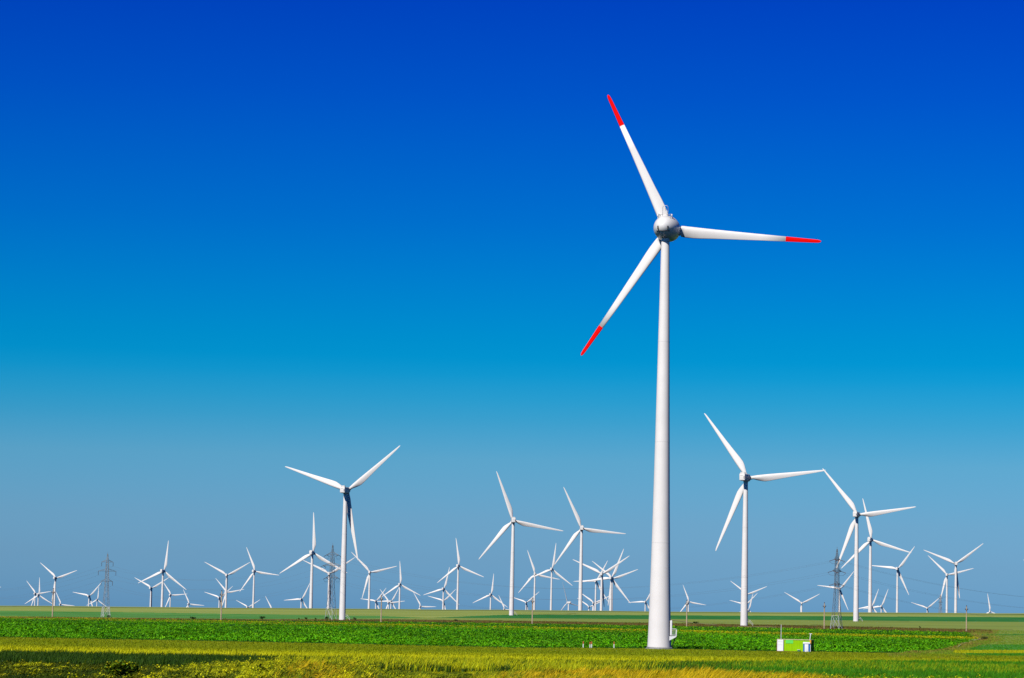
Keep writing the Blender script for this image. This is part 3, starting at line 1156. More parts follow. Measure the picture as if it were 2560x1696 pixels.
TURB = [
    # (hub), [tips], label, options ; in 2560-wide picture coordinates, later turned into real positions
    ((-48, 1462), [(2.7, 1468.5)], 'turbine mostly beyond the left picture edge, only one blade tip showing', {}),
    ((89.2, 1486.3), [(66.2, 1451.8), (128.4, 1478.2)], 'small turbine near left edge with a blade pointing right toward the leftmost pole', {}),
    ((98.4, 1490.3), [(99.1, 1439.6), (129.8, 1509)], 'small turbine near left edge with one blade straight up, crossing its neighbour', {'trust2': .3}),
    ((139.2, 1445.7), [(100.7, 1407.2), (193.3, 1425.7)], 'turbine rising directly behind the leftmost wooden pole', {}),
    ((151.1, 1512.6), [(140.6, 1478), (187.9, 1513)], 'turbine sunk behind the hill right of the leftmost pole, blade lying flat along the crest', {'trust2': .4}),
    ((223, 1490.3), [(181.8, 1480.9), (254.8, 1455.2)], 'small turbine left of the leftmost pylon with blue shaded blade beside its tower', {}),
    ((244.4, 1501.1), [(246.7, 1464.6), (267.5, 1518.5)], 'small turbine partly hidden by the leftmost lattice pylon', {'trust2': .3}),
    ((410.8, 1428.5), [(420.7, 1354.9), (342.3, 1456.5), (469.4, 1474.1)], 'tall turbine with near upright blade, first large one right of the leftmost pylon', {'yaw': 17}),
    ((378.1, 1469.8), [(336.2, 1444.8), (424.1, 1443.4)], 'turbine with Y-shaped rotor and dark blue lower blade, left beside a taller one', {}),
    ((425.2, 1490), [(402.5, 1451.5), (469.8, 1488.3), (411, 1525)], 'small turbine with a flat right blade just right of a tall tower', {}),
    ((472.5, 1510.6), [(457.9, 1473.8), (511.3, 1514)], 'turbine sunk to its hub behind the crest, left of the second pole from the left', {}),
    ((548.7, 1494.1), [(510.6, 1480.6), (582.3, 1465.7)], 'small turbine whose hub is just left of the second pole from the left', {}),
    ((562.9, 1485.7), [(534.3, 1445.2), (612.7, 1477.2), (553.6, 1523)], 'medium turbine between the second pole and a taller tower, right blade nearly level', {}),
    ((568.5, 1439.4), [(510.6, 1404.9), (625.5, 1405.5)], 'taller turbine with wide V of upper blades beside the second pole', {'yaw': 3}),
    ((634.3, 1429.2), [(613.6, 1368.7), (599.8, 1477.9), (699.8, 1440.3)], 'taller turbine with steep upper blade, right of the V-bladed one near the second pole', {}),
    ((619.9, 1519.1), [(589.7, 1500.6), (650.8, 1499.1)], 'turbine with only two blades above the crest, at the foot of a taller tower', {}),
    ((680, 1525), [(663, 1490.3)], 'turbine hidden behind the crest with a single blade poking up left of the round shrub', {}),
    ((781.7, 1382.8), [(783, 1282.7), (697.5, 1432.9), (870.5, 1432.9)], 'large turbine with one blade straight up, left of the middle pylon', {'yaw': 12}),
    ((753.8, 1500.5), [(709.6, 1500.9), (775.9, 1455.2)], 'small turbine with blade lying level leftward, below the large one by the middle pylon', {}),
    ((821.8, 1434.2), [(756.9, 1401.1), (888, 1393.7)], 'turbine standing behind the middle lattice pylon', {'yaw': 2}),
    ((869, 1227), [(708, 1167), (1003, 1118), (897, 1397)], 'large white turbine with Y-shaped rotor beside the middle pylon, lower blade in blue shade', {'yaw': 13.5, 'stairs': True}),
    ((925, 1431.5), [(877.3, 1379.5), (992.5, 1416.7), (905.7, 1498.4)], 'turbine right of the large Y-rotor turbine, standing behind its drooping blade tip', {'yaw': 4}),
    ((940.1, 1503.2), [(900.9, 1497.8), (966.8, 1469.4)], 'small turbine just left of the third pole, blades crossing those of others', {'trust2': .4}),
    ((972.4, 1506.5), [(949.6, 1474.1), (1014, 1503.2)], 'small turbine just right of the third pole with level right blade', {'trust2': .4}),
    ((979.6, 1503.2), [(997.9, 1469.4), (937.4, 1504.5)], 'small turbine with steep right blade overlapping the cluster right of the third pole', {'trust2': .4}),
    ((1001.6, 1463.3), [(999.2, 1403.5), (1053, 1489), (952, 1493)], 'medium turbine with upright blade, tallest right of the third pole', {'yaw': 13}),
    ((1051.7, 1516.7), [(1033.7, 1481.5), (1090.9, 1517)], 'turbine sunk to its hub behind the crest right of the third pole, blade level', {}),
    ((1109.4, 1473.4), [(1123.9, 1419.3), (1057.1, 1487.6), (1149.5, 1512)], 'medium turbine whose upper blade crosses the taller turbine at its right', {}),
    ((1109.4, 1503.8), [(1069.2, 1490), (1139.8, 1472.7)], 'small turbine hidden directly behind another tower, wide low V of blades', {}),
    ((1148.3, 1415.7), [(1140, 1346.5), (1091.4, 1457.6), (1211.2, 1442.3)], 'taller turbine with near upright blade, between the third pole and the large central turbine', {'yaw': 14}),
    ((1227, 1487.6), [(1234.4, 1434.2), (1181, 1508.2), (1269.3, 1519)], 'small turbine with upright blade left of the central turbine that shows its whole tower', {}),
    ((1259, 1526), [(1247.3, 1488.3), (1299, 1527)], 'turbine sunk behind the crest at the left foot of the central turbine', {}),
    ((1283, 1302.5), [(1241.6, 1177.8), (1408, 1328), (1197, 1400.5)], 'large central turbine standing on the dark green strip, whole tower visible', {'yaw': -4, 'stairs': True}),
    ((1315.8, 1505.9), [(1277, 1492.5), (1348.9, 1479.2)], 'small turbine between the central turbine and the fourth pole with shaded lower blade', {}),
    ((1337.9, 1436.9), [(1318.1, 1375.1), (1296, 1483.3), (1399.2, 1449.1)], 'medium turbine rising behind the fourth pole', {'yaw': 5}),
    ((1380.7, 1422.7), [(1389.7, 1358.4), (1319.9, 1447.7), (1432.5, 1465)], 'medium turbine whose left blade tip crosses the turbine behind the fourth pole', {'yaw': 12}),
    ((1452.5, 1321.6), [(1409.2, 1217.8), (1565, 1334.6), (1386.1, 1412.6)], 'large turbine on the crest left of the red-tipped one, upper blade leaning left', {'yaw': -2}),
    ((1415.9, 1503.8), [(1406.4, 1456.5), (1461, 1519.4)], 'small slender-bladed turbine, thinner than all the others', {'slim': True, 'yaw': -35}),
    ((1505.8, 1436.2), [(1431.1, 1399.1), (1574, 1390), (1510.9, 1518.7)], 'front turbine of the tangled cluster, upper blades in a wide V', {'yaw': 8}),
    ((1532.1, 1445), [(1561.9, 1374.1), (1450, 1457), (1576.7, 1505.9)], 'right turbine of the tangled cluster with steep upper right blade', {'yaw': 14}),
    ((1531.6, 1444.6), [(1479.4, 1403.5), (1596, 1424.1), (1520, 1514)], 'turbine exactly behind the right tower of the tangled cluster', {'yaw': 12}),
    ((1492.2, 1454.5), [(1520.6, 1402.3), (1432.1, 1455), (1520, 1503.2)], 'left turbine of the tangled cluster with level left blade', {'yaw': 14}),
    ((1484.8, 1508.6), [(1447, 1478.5), (1528.1, 1487.6)], 'small turbine behind the left tower of the tangled cluster', {'trust2': .4}),
    ((1473.3, 1516.7), [(1441.5, 1496.4), (1508, 1503)], 'lowest little turbine in front of the tangled cluster, hub near the crest', {'trust2': .4}),
    ((1613.5, 1504.1), [(1570, 1507.9), (1636, 1466)], 'small turbine half hidden by the left side of the red-tipped tower', {'trust2': .5}),
    ((1720.7, 1504.8), [(1707.7, 1461.9), (1764.7, 1512.9), (1694, 1540)], 'small turbine behind the pole just right of the red-tipped tower', {}),
    ((1866, 1193), [(1758, 1030), (2063, 1180), (1793, 1378)], 'large turbine right of the red-tipped one, standing beside the brown margin', {'yaw': 22, 'stairs': True}),
    ((1867, 1485.8), [(1918.4, 1466.5), (1826, 1453.4)], 'small turbine hidden just behind the tower right of the red-tipped one', {'trust2': .5}),
    ((1861.6, 1514.2), [(1824.4, 1501.1), (1894.4, 1482.1)], 'low turbine fully behind the tower right of the red-tipped one, two blades sticking out', {}),
    ((1871.7, 1525.7), [(1882.5, 1483.8)], 'turbine sunk at the crest right of that same tower, only one steep blade up', {}),
    ((2004.5, 1508.6), [(1960.6, 1480.9), (2049.8, 1484.9)], 'lone small turbine with wide V of blades left of the right-hand pylon', {'yaw': 8}),
    ((2103.2, 1468), [(2039.5, 1461), (2135, 1432.2), (2125.2, 1524.8)], 'small turbine behind the rusty right-hand pylon with level left blade', {'yaw': 13}),
    ((2145, 1286), [(2054.9, 1171.3), (2290.6, 1268.6), (2091, 1423.4)], 'large turbine right of the right-hand pylon with its whole tower visible', {'yaw': 19, 'stairs': True}),
    ((2179, 1352), [(2155.5, 1247), (2279.9, 1383), (2102.5, 1420.7)], 'turbine close behind and right of the large one by the right-hand pylon', {'yaw': 22}),
    ((2179.6, 1516.7), [(2197.1, 1472.7), (2133, 1525)], 'low turbine at the crest touching the right side of two tall towers, steep blade', {'trust2': .4}),
    ((2203.6, 1516), [(2221.2, 1472.7), (2157, 1524)], 'low turbine right of the twin tall towers with one steep blade and shaded tower', {'trust2': .4}),
    ((2245.4, 1422.5), [(2287.6, 1365.7), (2175, 1415), (2271.8, 1488)], 'turbine with level left blade, left of the pair near the rightmost pole', {'yaw': 18}),
    ((2367.8, 1437.3), [(2319.5, 1389.3), (2434.7, 1421.1), (2350, 1503)], 'left and lower turbine of the pair left of the rightmost pole', {'yaw': 14}),
    ((2391.5, 1409.6), [(2309.6, 1376.2), (2458.7, 1357.2), (2398.2, 1497.5)], 'right and taller turbine of the pair left of the rightmost pole', {'yaw': 3}),
    ((2319.8, 1520.5), [(2276.8, 1506.3), (2350.9, 1492.8)], 'low turbine at the crest left of the pair near the rightmost pole', {}),
    ((2475.2, 1529.3), [(2468.5, 1484)], 'turbine sunk to its hub behind the crest right of the rightmost pole', {}),
    ((2612, 1411), [(2557.7, 1400.4)], 'turbine beyond the right picture edge, only one blade tip showing', {}),
]
for c0, tips, lab, op in TURB:
    turbine(c0, tips, lab, **op)

# ------------------------------------------------------------------ the big red-tipped turbine
R_B = 35.5
B_KEYS = [(0.070, 2.05, -1.02, 1.0, 0), (0.082, 2.05, -1.02, 1.0, 0), (0.0825, 2.55, -1.22, .55, 10), (0.11, 2.62, -1.2, .42, 10), (0.16, 2.62, -1.13, .34, 9), (0.21, 2.5, -1.06, .3, 7), (0.30, 2.2, -.95, .26, 5), (0.45, 1.85, -.80, .22, 3),
          (0.60, 1.5, -.67, .2, 2), (0.77, 1.18, -.54, .19, 1), (0.7701, 1.18, -.54, .19, 1), (0.90, .9, -.43, .18, 0), (0.965, .78, -.38, .18, 0), (0.985, .66, -.33, .18, 0), (0.996, .42, -.22, .18, 0), (1.0, .1, -.06, .18, 0)]
ST = [tuple(k) for k in B_KEYS]
ME_BB = blade_mesh('rotor_blade', R_B, 1, ST, r_to=.77, mat=M_BLADE)
ME_BT = blade_mesh('blade_tip', R_B, 1, ST, r_from=.77, mat=M_RED)


def big_turbine():
    yw = D2R(14)
    C, ph = rotor_fit((1675, 577), [(1517, 233), (2050, 609), (1458, 889)], yw, R_B)
    ax = Vector((math.sin(yw), math.cos(yw), 0))
    T = C - ax * 4.2
    gz = hz(T.x, T.y)
    root = thing('wind_turbine', (T.x, T.y, gz), 'tallest white wind turbine in front with three red blade tips', 'wind turbine', GT, -yw)
    Hh = C.z - gz
    ht = Hh - 2.6
    bm = bmesh.new()
    prof = [(0.25, 2.74), (1.0, 2.69), (4.0, 2.56), (9, 2.42), (18, 2.20), (32, 1.92), (50, 1.62), (68, 1.34), (84, 1.08), (ht - .6, .95)]
    full = []
    for i, (z, r) in enumerate(prof):
        full.append((z, r))
    b_lathe(bm, full, 'z', 64)
    bm_to('tower', bm, M_WHITE, root, auto=D2R(30))
    for zj in (24.0, 47.0, 70.0):
        rj = float(np.interp(zj, [p[0] for p in prof], [p[1] for p in prof]))
        bm = bmesh.new()
        b_lathe(bm, [(zj - .05, rj + .004), (zj - .04, rj + .012), (zj + .04, rj + .012), (zj + .05, rj + .004)], 'z', 64)
        bm_to('section_joint', bm, M_JOINT, root)
    bm = bmesh.new()
    b_lathe(bm, [(ht - .595, .99), (ht - .45, .99), (ht - .45, .93), (ht + .9, 1.0)], 'z', 40)
    bm_to('yaw_ring', bm, M_WHITE, root, auto=D2R(30))
    bm = bmesh.new()
    b_lathe(bm, [(ht - .68, 1.0), (ht - .60, 1.0)], 'z', 40)
    bm_to('yaw_seal', bm, M_DARK, root)
    # concrete foot and bolted flange
    bm = bmesh.new()
    b_lathe(bm, [(-.6, 3.3), (.08, 3.2), (.1, 3.1)], 'z', 48)
    bm_to('concrete_foundation', bm, M_CONC, root)
    bm = bmesh.new()
    b_lathe(bm, [(.1, 2.98), (.24, 2.98)], 'z', 64)
    for i in range(64):
        a = 2 * math.pi * i / 64
        b_bar(bm, (2.86 * math.cos(a), 2.86 * math.sin(a), .24), (2.86 * math.cos(a), 2.86 * math.sin(a), .46), .045, 6)
    bm_to('bolted_flange', bm, M_STEEL, root)
    # nacelle: elongated egg
    bm = bmesh.new()
    pr = []
    for i in range(19):
        t = i / 18 * math.pi / 2
        pr.append((2.0 - 6.2 * math.cos(t), 2.98 * math.sin(t)))
    pr[0] = (pr[0][0], 0)
    pr += [(2.15, 2.94)]
    b_lathe(bm, pr, 'y', 56)
    nac = bm_to('nacelle', bm, M_GLOSSW, root, auto=D2R(60))
    nac.location = (0, 0, Hh)
    # dark seam, hatches
    bm = bmesh.new()
    for s in (-1, 1):
        pass
    for x in (-1.05, 1.2):
        zz = -.45
        rr = math.hypot(x, zz) / 2.98
        yy = 2.0 - 6.2 * math.sqrt(1 - rr * rr)
        b_box(bm, (x, yy + .05, zz), (.30, .5, .75))
    h_ = bm_to('ventilation_slot', bm, M_DARK, nac)
    # horizontal keel rail under the tail
    bm = bmesh.new()
    pts = []
    for i in range(13):
        x = -1.55 + 3.1 * i / 12
        z = -1.12 - .08 * (1 - (x / 1.55) ** 2)
        rr = math.hypot(x, z) / 2.98
        pts.append((x, 2.0 - 6.2 * math.sqrt(1 - rr * rr) - .06, z))
    b_tube(bm, pts, .10, 6)
    bm_to('tail_seam', bm, M_DARK, nac)
    # roof platform: rails, lightning arch, lamps
    bm = bmesh.new()
    zt = 2.75

    def top(y, x=0):
        rr = math.sqrt(max(0, 1 - ((y - 2) / 6.2) ** 2)) * 2.98
        return math.sqrt(max(.01, rr * rr - x * x))
    for s in (-1, 1):
        for y in (-1.8, -.4, 1.0):
            b_bar(bm, (s * 1.35, y, top(y, 1.35) - .1), (s * 1.35, y, 2.95), .05, 5)
        b_bar(bm, (s * 1.35, -1.8, 2.95), (s * 1.35, 1.0, 2.95), .05, 5)
        b_bar(bm, (s * 1.35, -1.8, 2.8), (s * .45, -1.8, 2.8), .045, 5)
    bm_to('roof_railing', bm, M_STEEL, nac)
    bm = bmesh.new()
    arch = []
    for s in (-1,):
        arch.append((-.62, -.6, 2.5))
    arch.append((-.62, -.6, 4.55))
    for i in range(9):
        a = math.pi * i / 8
        arch.append((-.62 * math.cos(a), -.6, 4.6 + .5 * math.sin(a)))
    arch.append((.62, -.6, 2.5))
    b_tube(bm, arch, .05, 6)
    b_bar(bm, (-.62, -.6, 3.75), (.62, -.6, 3.75), .05, 6)
    b_bar(bm, (0, -.6, 3.8), (0, -.6, 4.5), .04, 6)
    bm_to('lightning_arch', bm, M_STEEL, nac)
    for s in (-1, 1):
        bm = bmesh.new()
        b_lathe(bm, [(2.4, .08), (2.55, .08), (2.55, .22), (2.8, .24), (2.95, .12), (3.0, 0)], 'z', 12, (s * 1.6, -1.2, 0))
        b_bar(bm, (s * 1.6, -1.2, 1.7), (s * 1.6, -1.2, 2.4), .07, 6)
        bm_to('beacon_lamp', bm, M_PLASTIC, nac)
    # hub and spinner
    bm = bmesh.new()
    b_lathe(bm, [(2.2, 2.6), (2.25, 2.92), (3.2, 2.9), (4.4, 2.72), (5.6, 2.3), (6.6, 1.6), (7.2, .8), (7.4, 0)], 'y', 48)
    hub = bm_to('rotor_hub', bm, M_GLOSSW, root, auto=D2R(50))
    hub.location = (0, 0, Hh)
    for k in range(3):
        a = ph + 2 * math.pi * k / 3
        bl = part('rotor_blade', ME_BB, root, (0, 4.2, Hh), (0, a, 0))
        tp = part('blade_tip', ME_BT, bl)
        tp['label'] = 'red painted blade tip'
        bm = bmesh.new()
        b_lathe(bm, [(2.2, 1.14), (2.62, 1.14), (2.66, 1.08)], 'z', 28)
        bm_to('root_collar', bm, M_WHITE, bl, auto=D2R(30))
    # entrance: hood, platform, railing, stairs on the right-hand side
    E = bpy.data.objects.new('entry_platform', None)
    ew = Vector((math.cos(yw), -math.sin(yw), 0))

    def wp(x, y, z):
        # x to the right in the picture, y away
        c, s = math.cos(yw), math.sin(yw)
        return (x * c - y * s, x * s + y * c, z)
    bpy.data.objects.remove(E)
    bm = bmesh.new()
    rounded_box(bm, (2.72, -.9, 4.75), (.52, 1.2, 3.5), .2)
    hood = bm_to('door_hood', bm, M_WDOOR, root, auto=D2R(35))
    hood.rotation_euler = (0, 0, yw)
    hood.scale = (.94, 1, 1)
    bm = bmesh.new()
    # wedge bracket: deep at the tower, thin at the free end
    v = [(2.35, -1.6, 2.95), (4.0, -1.6, 2.95), (4.0, -1.6, 2.78), (2.35, -1.6, 1.95)]
    lo = [bm.verts.new(p) for p in v]
    hi = [bm.verts.new((p[0], -.1, p[2])) for p in v]
    bm.faces.new(lo[::-1])
    bm.faces.new(hi)
    for i in range(4):
        bm.faces.new((lo[i], lo[(i + 1) % 4], hi[(i + 1) % 4], hi[i]))
    plat = bm_to('entry_platform', bm, M_WDOOR, root)
    plat.rotation_euler = (0, 0, yw)
    plat.scale = (.92, 1, 1)
    bm = bmesh.new()
    for y in (-1.55, -.15):
        for x in (3.0, 3.25, 3.5, 3.75):
            b_bar(bm, (x, y, 3.0), (x, y, 4.55), .022, 5)
        b_bar(bm, (2.95, y, 4.58), (4.05, y, 4.58), .06, 6)
        b_bar(bm, (2.95, y, 3.2), (4.05, y, 3.2), .06, 6)
        b_bar(bm, (4.05, y, 2.9), (4.12, y, 4.45), .09, 6)
    rl = bm_to('railing', bm, M_WDOOR, plat)
    bm = bmesh.new()
    for y in (-1.35, -.35):
        b_bar(bm, (4.0, y, 2.8), (2.95, y + 1.6, .1), .10, 6)
    for i in range(9):
        t = (i + .5) / 9
        b_box(bm, (4.0 - 1.05 * t, -.85 + 1.6 * t, 2.8 - 2.7 * t), (.32, 1.0, .05))
    stx = bm_to('entrance_stairs', bm, M_STEEL, root)
    stx.rotation_euler = (0, 0, yw)
    stx.scale = (.92, 1, 1)
    return root


big_turbine()

# ------------------------------------------------------------------ lattice pylons and cables
def lattice(bm, lv, hw, mem=.12, dia=.06, sub=1):
    """lv heights, hw half widths: four legs with X bracing"""
    for (z0, a), (z1, b) in zip(zip(lv[:-1], hw[:-1]), zip(lv[1:], hw[1:])):
        c0 = [(a, a, z0), (-a, a, z0), (-a, -a, z0), (a, -a, z0)]
        c1 = [(b, b, z1), (-b, b, z1), (-b, -b, z1), (b, -b, z1)]
        for i in range(4):
            j = (i + 1) % 4
            b_bar(bm, c0[i], c1[i], mem, 4)
            b_bar(bm, c0[i], c1[j], dia, 4)
            b_bar(bm, c0[j], c1[i], dia, 4)
            b_bar(bm, c1[i], c1[j], dia, 4)


PYL = {}


def pylon(key, px, py, top_y, rot, label, tension, arm_scale=1.0):
    g = ground_at(px, py)
    s = g.y / F_PX
    H = (py - top_y) * s / math.cos(0.02)
    k = H / 40.0
    root = thing('lattice_pylon', g, label, 'pylon', 'lattice pylons of the power line', rot)
    bm = bmesh.new()
    lv = [0, 6.5]
    hwid = [3.4, 2.75]
    for i in range(2):
        pass
    # lower legs, paler galvanised
    lattice(bm, [-.3, 6.5], [2.35 * k, 1.75 * k], .15, .08)
    for i in range(len(bm.verts)):
        pass
    for v in bm.verts:
        v.co.z *= k
    bm_to('base_legs', bm, M_LATT2, root)
    bm = bmesh.new()
    lv = [6.5, 10.6, 14.2, 17.4, 20.2, 22.8, 25.4, 28.0, 30.4, 32.8]
    hwid = [1.75, 1.49, 1.27, 1.09, .97, .91, .87, .83, .79, .75]
    lattice(bm, lv, hwid, .11, .042)
    lattice(bm, [32.8, 35.2, 37.6, 39.4], [.75, .55, .34, .16], .08, .035)
    b_bar(bm, (0, 0, 39.2), (0, 0, 40.6), .07, 4)
    for v in bm.verts:
        v.co *= k
    bm_to('lattice_mast', bm, M_LATT, root)
    att = []
    for z, L, nm in ((22.2, 3.7, 'lower'), (28.6, 5.7, 'middle'), (34.3, 3.7, 'upper')):
        L *= arm_scale
        bm = bmesh.new()
        w = .95 if z < 25 else (.82 if z < 33 else .66)
        for sx in (-1, 1):
            tip = (sx * L, 0, z)
            for sy in (-1, 1):
                b_bar(bm, (sx * w, sy * w, z), tip, .09, 4)
                b_bar(bm, (sx * w * .95, sy * w * .9, z + 1.4), tip, .075, 4)
                for t in (.35, .65):
                    p = Vector((sx * w, sy * w, z)).lerp(Vector(tip), t)
                    q = Vector((sx * w * .95, sy * w * .9, z + 1.4)).lerp(Vector(tip), t)
                    b_bar(bm, p, q, .05, 4)
            b_bar(bm, (sx * L, 0, z - .25), (sx * L, 0, z + .2), .16, 6)
        b_bar(bm, (-w, -w, z), (w, -w, z), .10, 4)
        b_bar(bm, (-w, w, z), (w, w, z), .10, 4)
        for v in bm.verts:
            v.co *= k
        arm = bm_to('crossarm', bm, M_LATT, root)
        for sx in (-1, 1):
            bm = bmesh.new()
            if tension:
                ends = []
                for sy in (-1, 1):
                    e = Vector((sx * L, sy * 2.6, z - .9))
                    b_bar(bm, (sx * L, 0, z - .1), e, .13, 6)
                    ends.append(e * k)
                # jumper loop under the arm
                pts = [ends[0] / k, Vector((sx * L, -1.2, z - 2.2)), Vector((sx * L, 1.2, z - 2.2)), ends[1] / k]
                b_tube(bm, pts, .05, 4)
            else:
                e = Vector((sx * L, 0, z - 2.6))
                b_bar(bm, (sx * L, 0, z - .1), e, .12, 6)
                for i in range(5):
                    b_bar(bm, (sx * L, 0, z - .5 - .4 * i), (sx * L, 0, z - .6 - .4 * i), .2, 8)
                ends = [e * k, e * k]
            for v in bm.verts:
                v.co *= k
            bm_to('insulator', bm, M_INS, arm)
            M = Matrix.Translation(g) @ Matrix.Rotation(rot, 4, 'Z')
            att.append((nm, sx, M @ ends[0], M @ ends[1]))
    PYL[key] = (att, M @ Vector((0, 0, 40.3 * k)))
    return root


pylon('left', 264, 1543.0, 1384, D2R(25), 'leftmost slim grey pylon with hanging insulators', False)
pylon('middle', 827, 1549.8, 1362, D2R(-30), 'middle grey pylon with slanting insulators beside the large Y-rotor turbine', True, 1.0)
pylon('right', 2091, 1572.5, 1372, D2R(62), 'rusty right-hand pylon with narrow looking arms', True)


def cable(A, B, sag, label, r=.035):
    A, B = Vector(A), Vector(B)
    n = 28
    pts = []
    for i in range(n + 1):
        t = i / n
        p = A.lerp(B, t)
        p.z -= sag * 4 * t * (1 - t)
        pts.append(p)
    bm = bmesh.new()
    mid = (A + B) / 2
    ring0 = None
    d = (B - A).normalized()
    a = d.cross(Vector((0, 0, 1))).normalized()
    up = Vector((0, 0, 1))
    for p in pts:
        ring = [bm.verts.new(p - mid + (a * math.cos(x) + up * math.sin(x)) * r) for x in (.5, 2.07, 3.64, 5.21)]
        if ring0:
            for i in range(4):
                bm.faces.new((ring0[i], ring0[(i + 1) % 4], ring[(i + 1) % 4], ring[i]))
        ring0 = ring
    o = bm_to('power_cable', bm, M_WIRE)
    o.location = mid
    setp(o, label, 'cable', 'power cables between the pylons')


def virtual(key, d):
    att, top = PYL[key]
    return [(n, s, a + d, b + d) for n, s, a, b in att]


def span(A, B, sag, where):
    for (n, s, a0, a1), (n2, s2, b0, b1) in zip(A, B):
        # leave from the end that faces the other pylon
        pa = a0 if (a0 - b0).length < (a1 - b0).length else a1
        pb = b0 if (b0 - a0).length < (b1 - a0).length else b1
        side = 'nearer' if s < 0 else 'farther'
        cable(pa, pb, sag, f'faint {side} cable from the {n} arms, hanging {where}', .028)


span(PYL['left'][0], PYL['middle'][0], 12.0, 'between the leftmost and the middle pylon')
span(PYL['middle'][0], PYL['right'][0], 17.0, 'between the middle and the right-hand pylon')
dl = Vector((-190, 330, -12))
span(PYL['left'][0], virtual('left', dl), 10.0, 'from the leftmost pylon down to the left')
dr = Vector((230, 120, -10))
span(PYL['right'][0], virtual('right', dr), 11.0, 'from the right-hand pylon off to the right')


def far_pylon():
    r = ray(2351, 1533)
    Y = 4300.0
    p = EYE + r / r.y * Y
    g = Vector((p.x, p.y, hz(p.x, p.y)))
    topz = (EYE + ray(2352.5, 1487) / ray(2352.5, 1487).y * Y).z
    root = thing('lattice_pylon', g, 'tiny distant pylon between the low turbine and the pair near the rightmost pole', 'pylon', 'lattice pylons of the power line', .4)
    H = topz - g.z
    bm = bmesh.new()
    lattice(bm, [0, H * .3, H * .55, H * .75, H * .9, H], [4, 2.6, 1.7, 1.2, .9, .3], .22, .12)
    bm_to('lattice_mast', bm, M_LATT, root)
    for z in (.78, .9):
        bm = bmesh.new()
        b_bar(bm, (-4, 0, H * z), (4, 0, H * z), .35, 4)
        bm_to('crossarm', bm, M_LATT, root)


far_pylon()

# ------------------------------------------------------------------ wooden / concrete poles
def pole(px, top_y, base_y, label):
    g = ground_at(px, base_y)
    s = g.y / F_PX
    H = (base_y - top_y) * s
    root = thing('utility_pole', g, label, 'pole', 'pale poles of the field power line')
    k = H / 14.0
    bm = bmesh.new()
    b_bar(bm, (0, 0, -.3), (0, 0, 14 * k * .95), .36 * k, 10, .25 * k)
    bm_to('pole_shaft', bm, M_WOOD, root)
    bm = bmesh.new()
    b_bar(bm, (0, -1.0 * k, 11.6 * k), (0, 1.0 * k, 11.6 * k), .12 * k, 4)
    b_bar(bm, (-.75 * k, -.1, 11.6 * k), (.75 * k, -.1, 11.6 * k), .16 * k, 4)
    b_bar(bm, (-.3 * k, -.25, 10.9 * k), (.3 * k, -.25, 11.3 * k), .18 * k, 6)
    arm = bm_to('crossarm', bm, M_WDARK, root)
    for x in (-.7, .7):
        bm = bmesh.new()
        b_lathe(bm, [(11.65 * k, .10 * k), (11.9 * k, .2 * k), (12.1 * k, .2 * k), (12.25 * k, .08 * k)], 'z', 8, (x * k, -.1, 0))
        bm_to('insulator', bm, M_INS, arm)
    bm = bmesh.new()
    b_lathe(bm, [(13.3 * k, .12 * k), (13.6 * k, .22 * k), (13.85 * k, .2 * k), (14.0 * k, .05 * k)], 'z', 8)
    bm_to('top_insulator', bm, M_INS, root)


for a in [(131, 1471, 1542, 'leftmost pole, standing in front of a turbine tower'),
          (552.5, 1476, 1549.6, 'second pole from the left, before a group of small turbines'),
          (952.5, 1488, 1555.4, 'third pole from the left, right of the large Y-rotor turbine'),
          (1330.5, 1494.5, 1560.8, 'fourth pole, just right of the central turbine'),
          (1716.6, 1500.5, 1567.4, 'pole rising just right of the red-tipped tower'),
          (2060.5, 1506.5, 1572.3, 'pole standing close left of the rusty right-hand pylon'),
          (2416, 1514, 1578.6, 'rightmost pole, near the bend of the field edge')]:
    pole(*a)

# ------------------------------------------------------------------ red and white marker posts
def marker(px, top_y, base_y, label):
    g = ground_at(px, base_y)
    s = g.y / F_PX
    H = (base_y - top_y) * s
    root = thing('marker_post', g, label, 'marker post', 'red and white marker posts by the wheat edge')
    bm = bmesh.new()
    b_lathe(bm, [(-.3, .105), (H * .60, .105)], 'z', 14)
    bm_to('white_shaft', bm, M_PLASTIC, root, auto=D2R(30))
    bm = bmesh.new()
    b_lathe(bm, [(H * .60, .112), (H * .93, .112), (H * .98, .08), (H, .02)], 'z', 14)
    bm_to('red_cap', bm, M_POSTR, root, auto=D2R(30))


for a in [(1458, 1603.6, 1620.4, 'red and white post farthest from the big tower, leftmost'),
          (1475, 1605, 1621, 'left post of the close red and white pair'),
          (1479.2, 1604.2, 1620.6, 'right post of the close red and white pair'),
          (1535, 1604.6, 1620.5, 'single red and white post between the pair and the big tower'),
          (1629, 1606.2, 1622.3, 'red and white post standing in front of the big tower base')]:
    marker(*a)

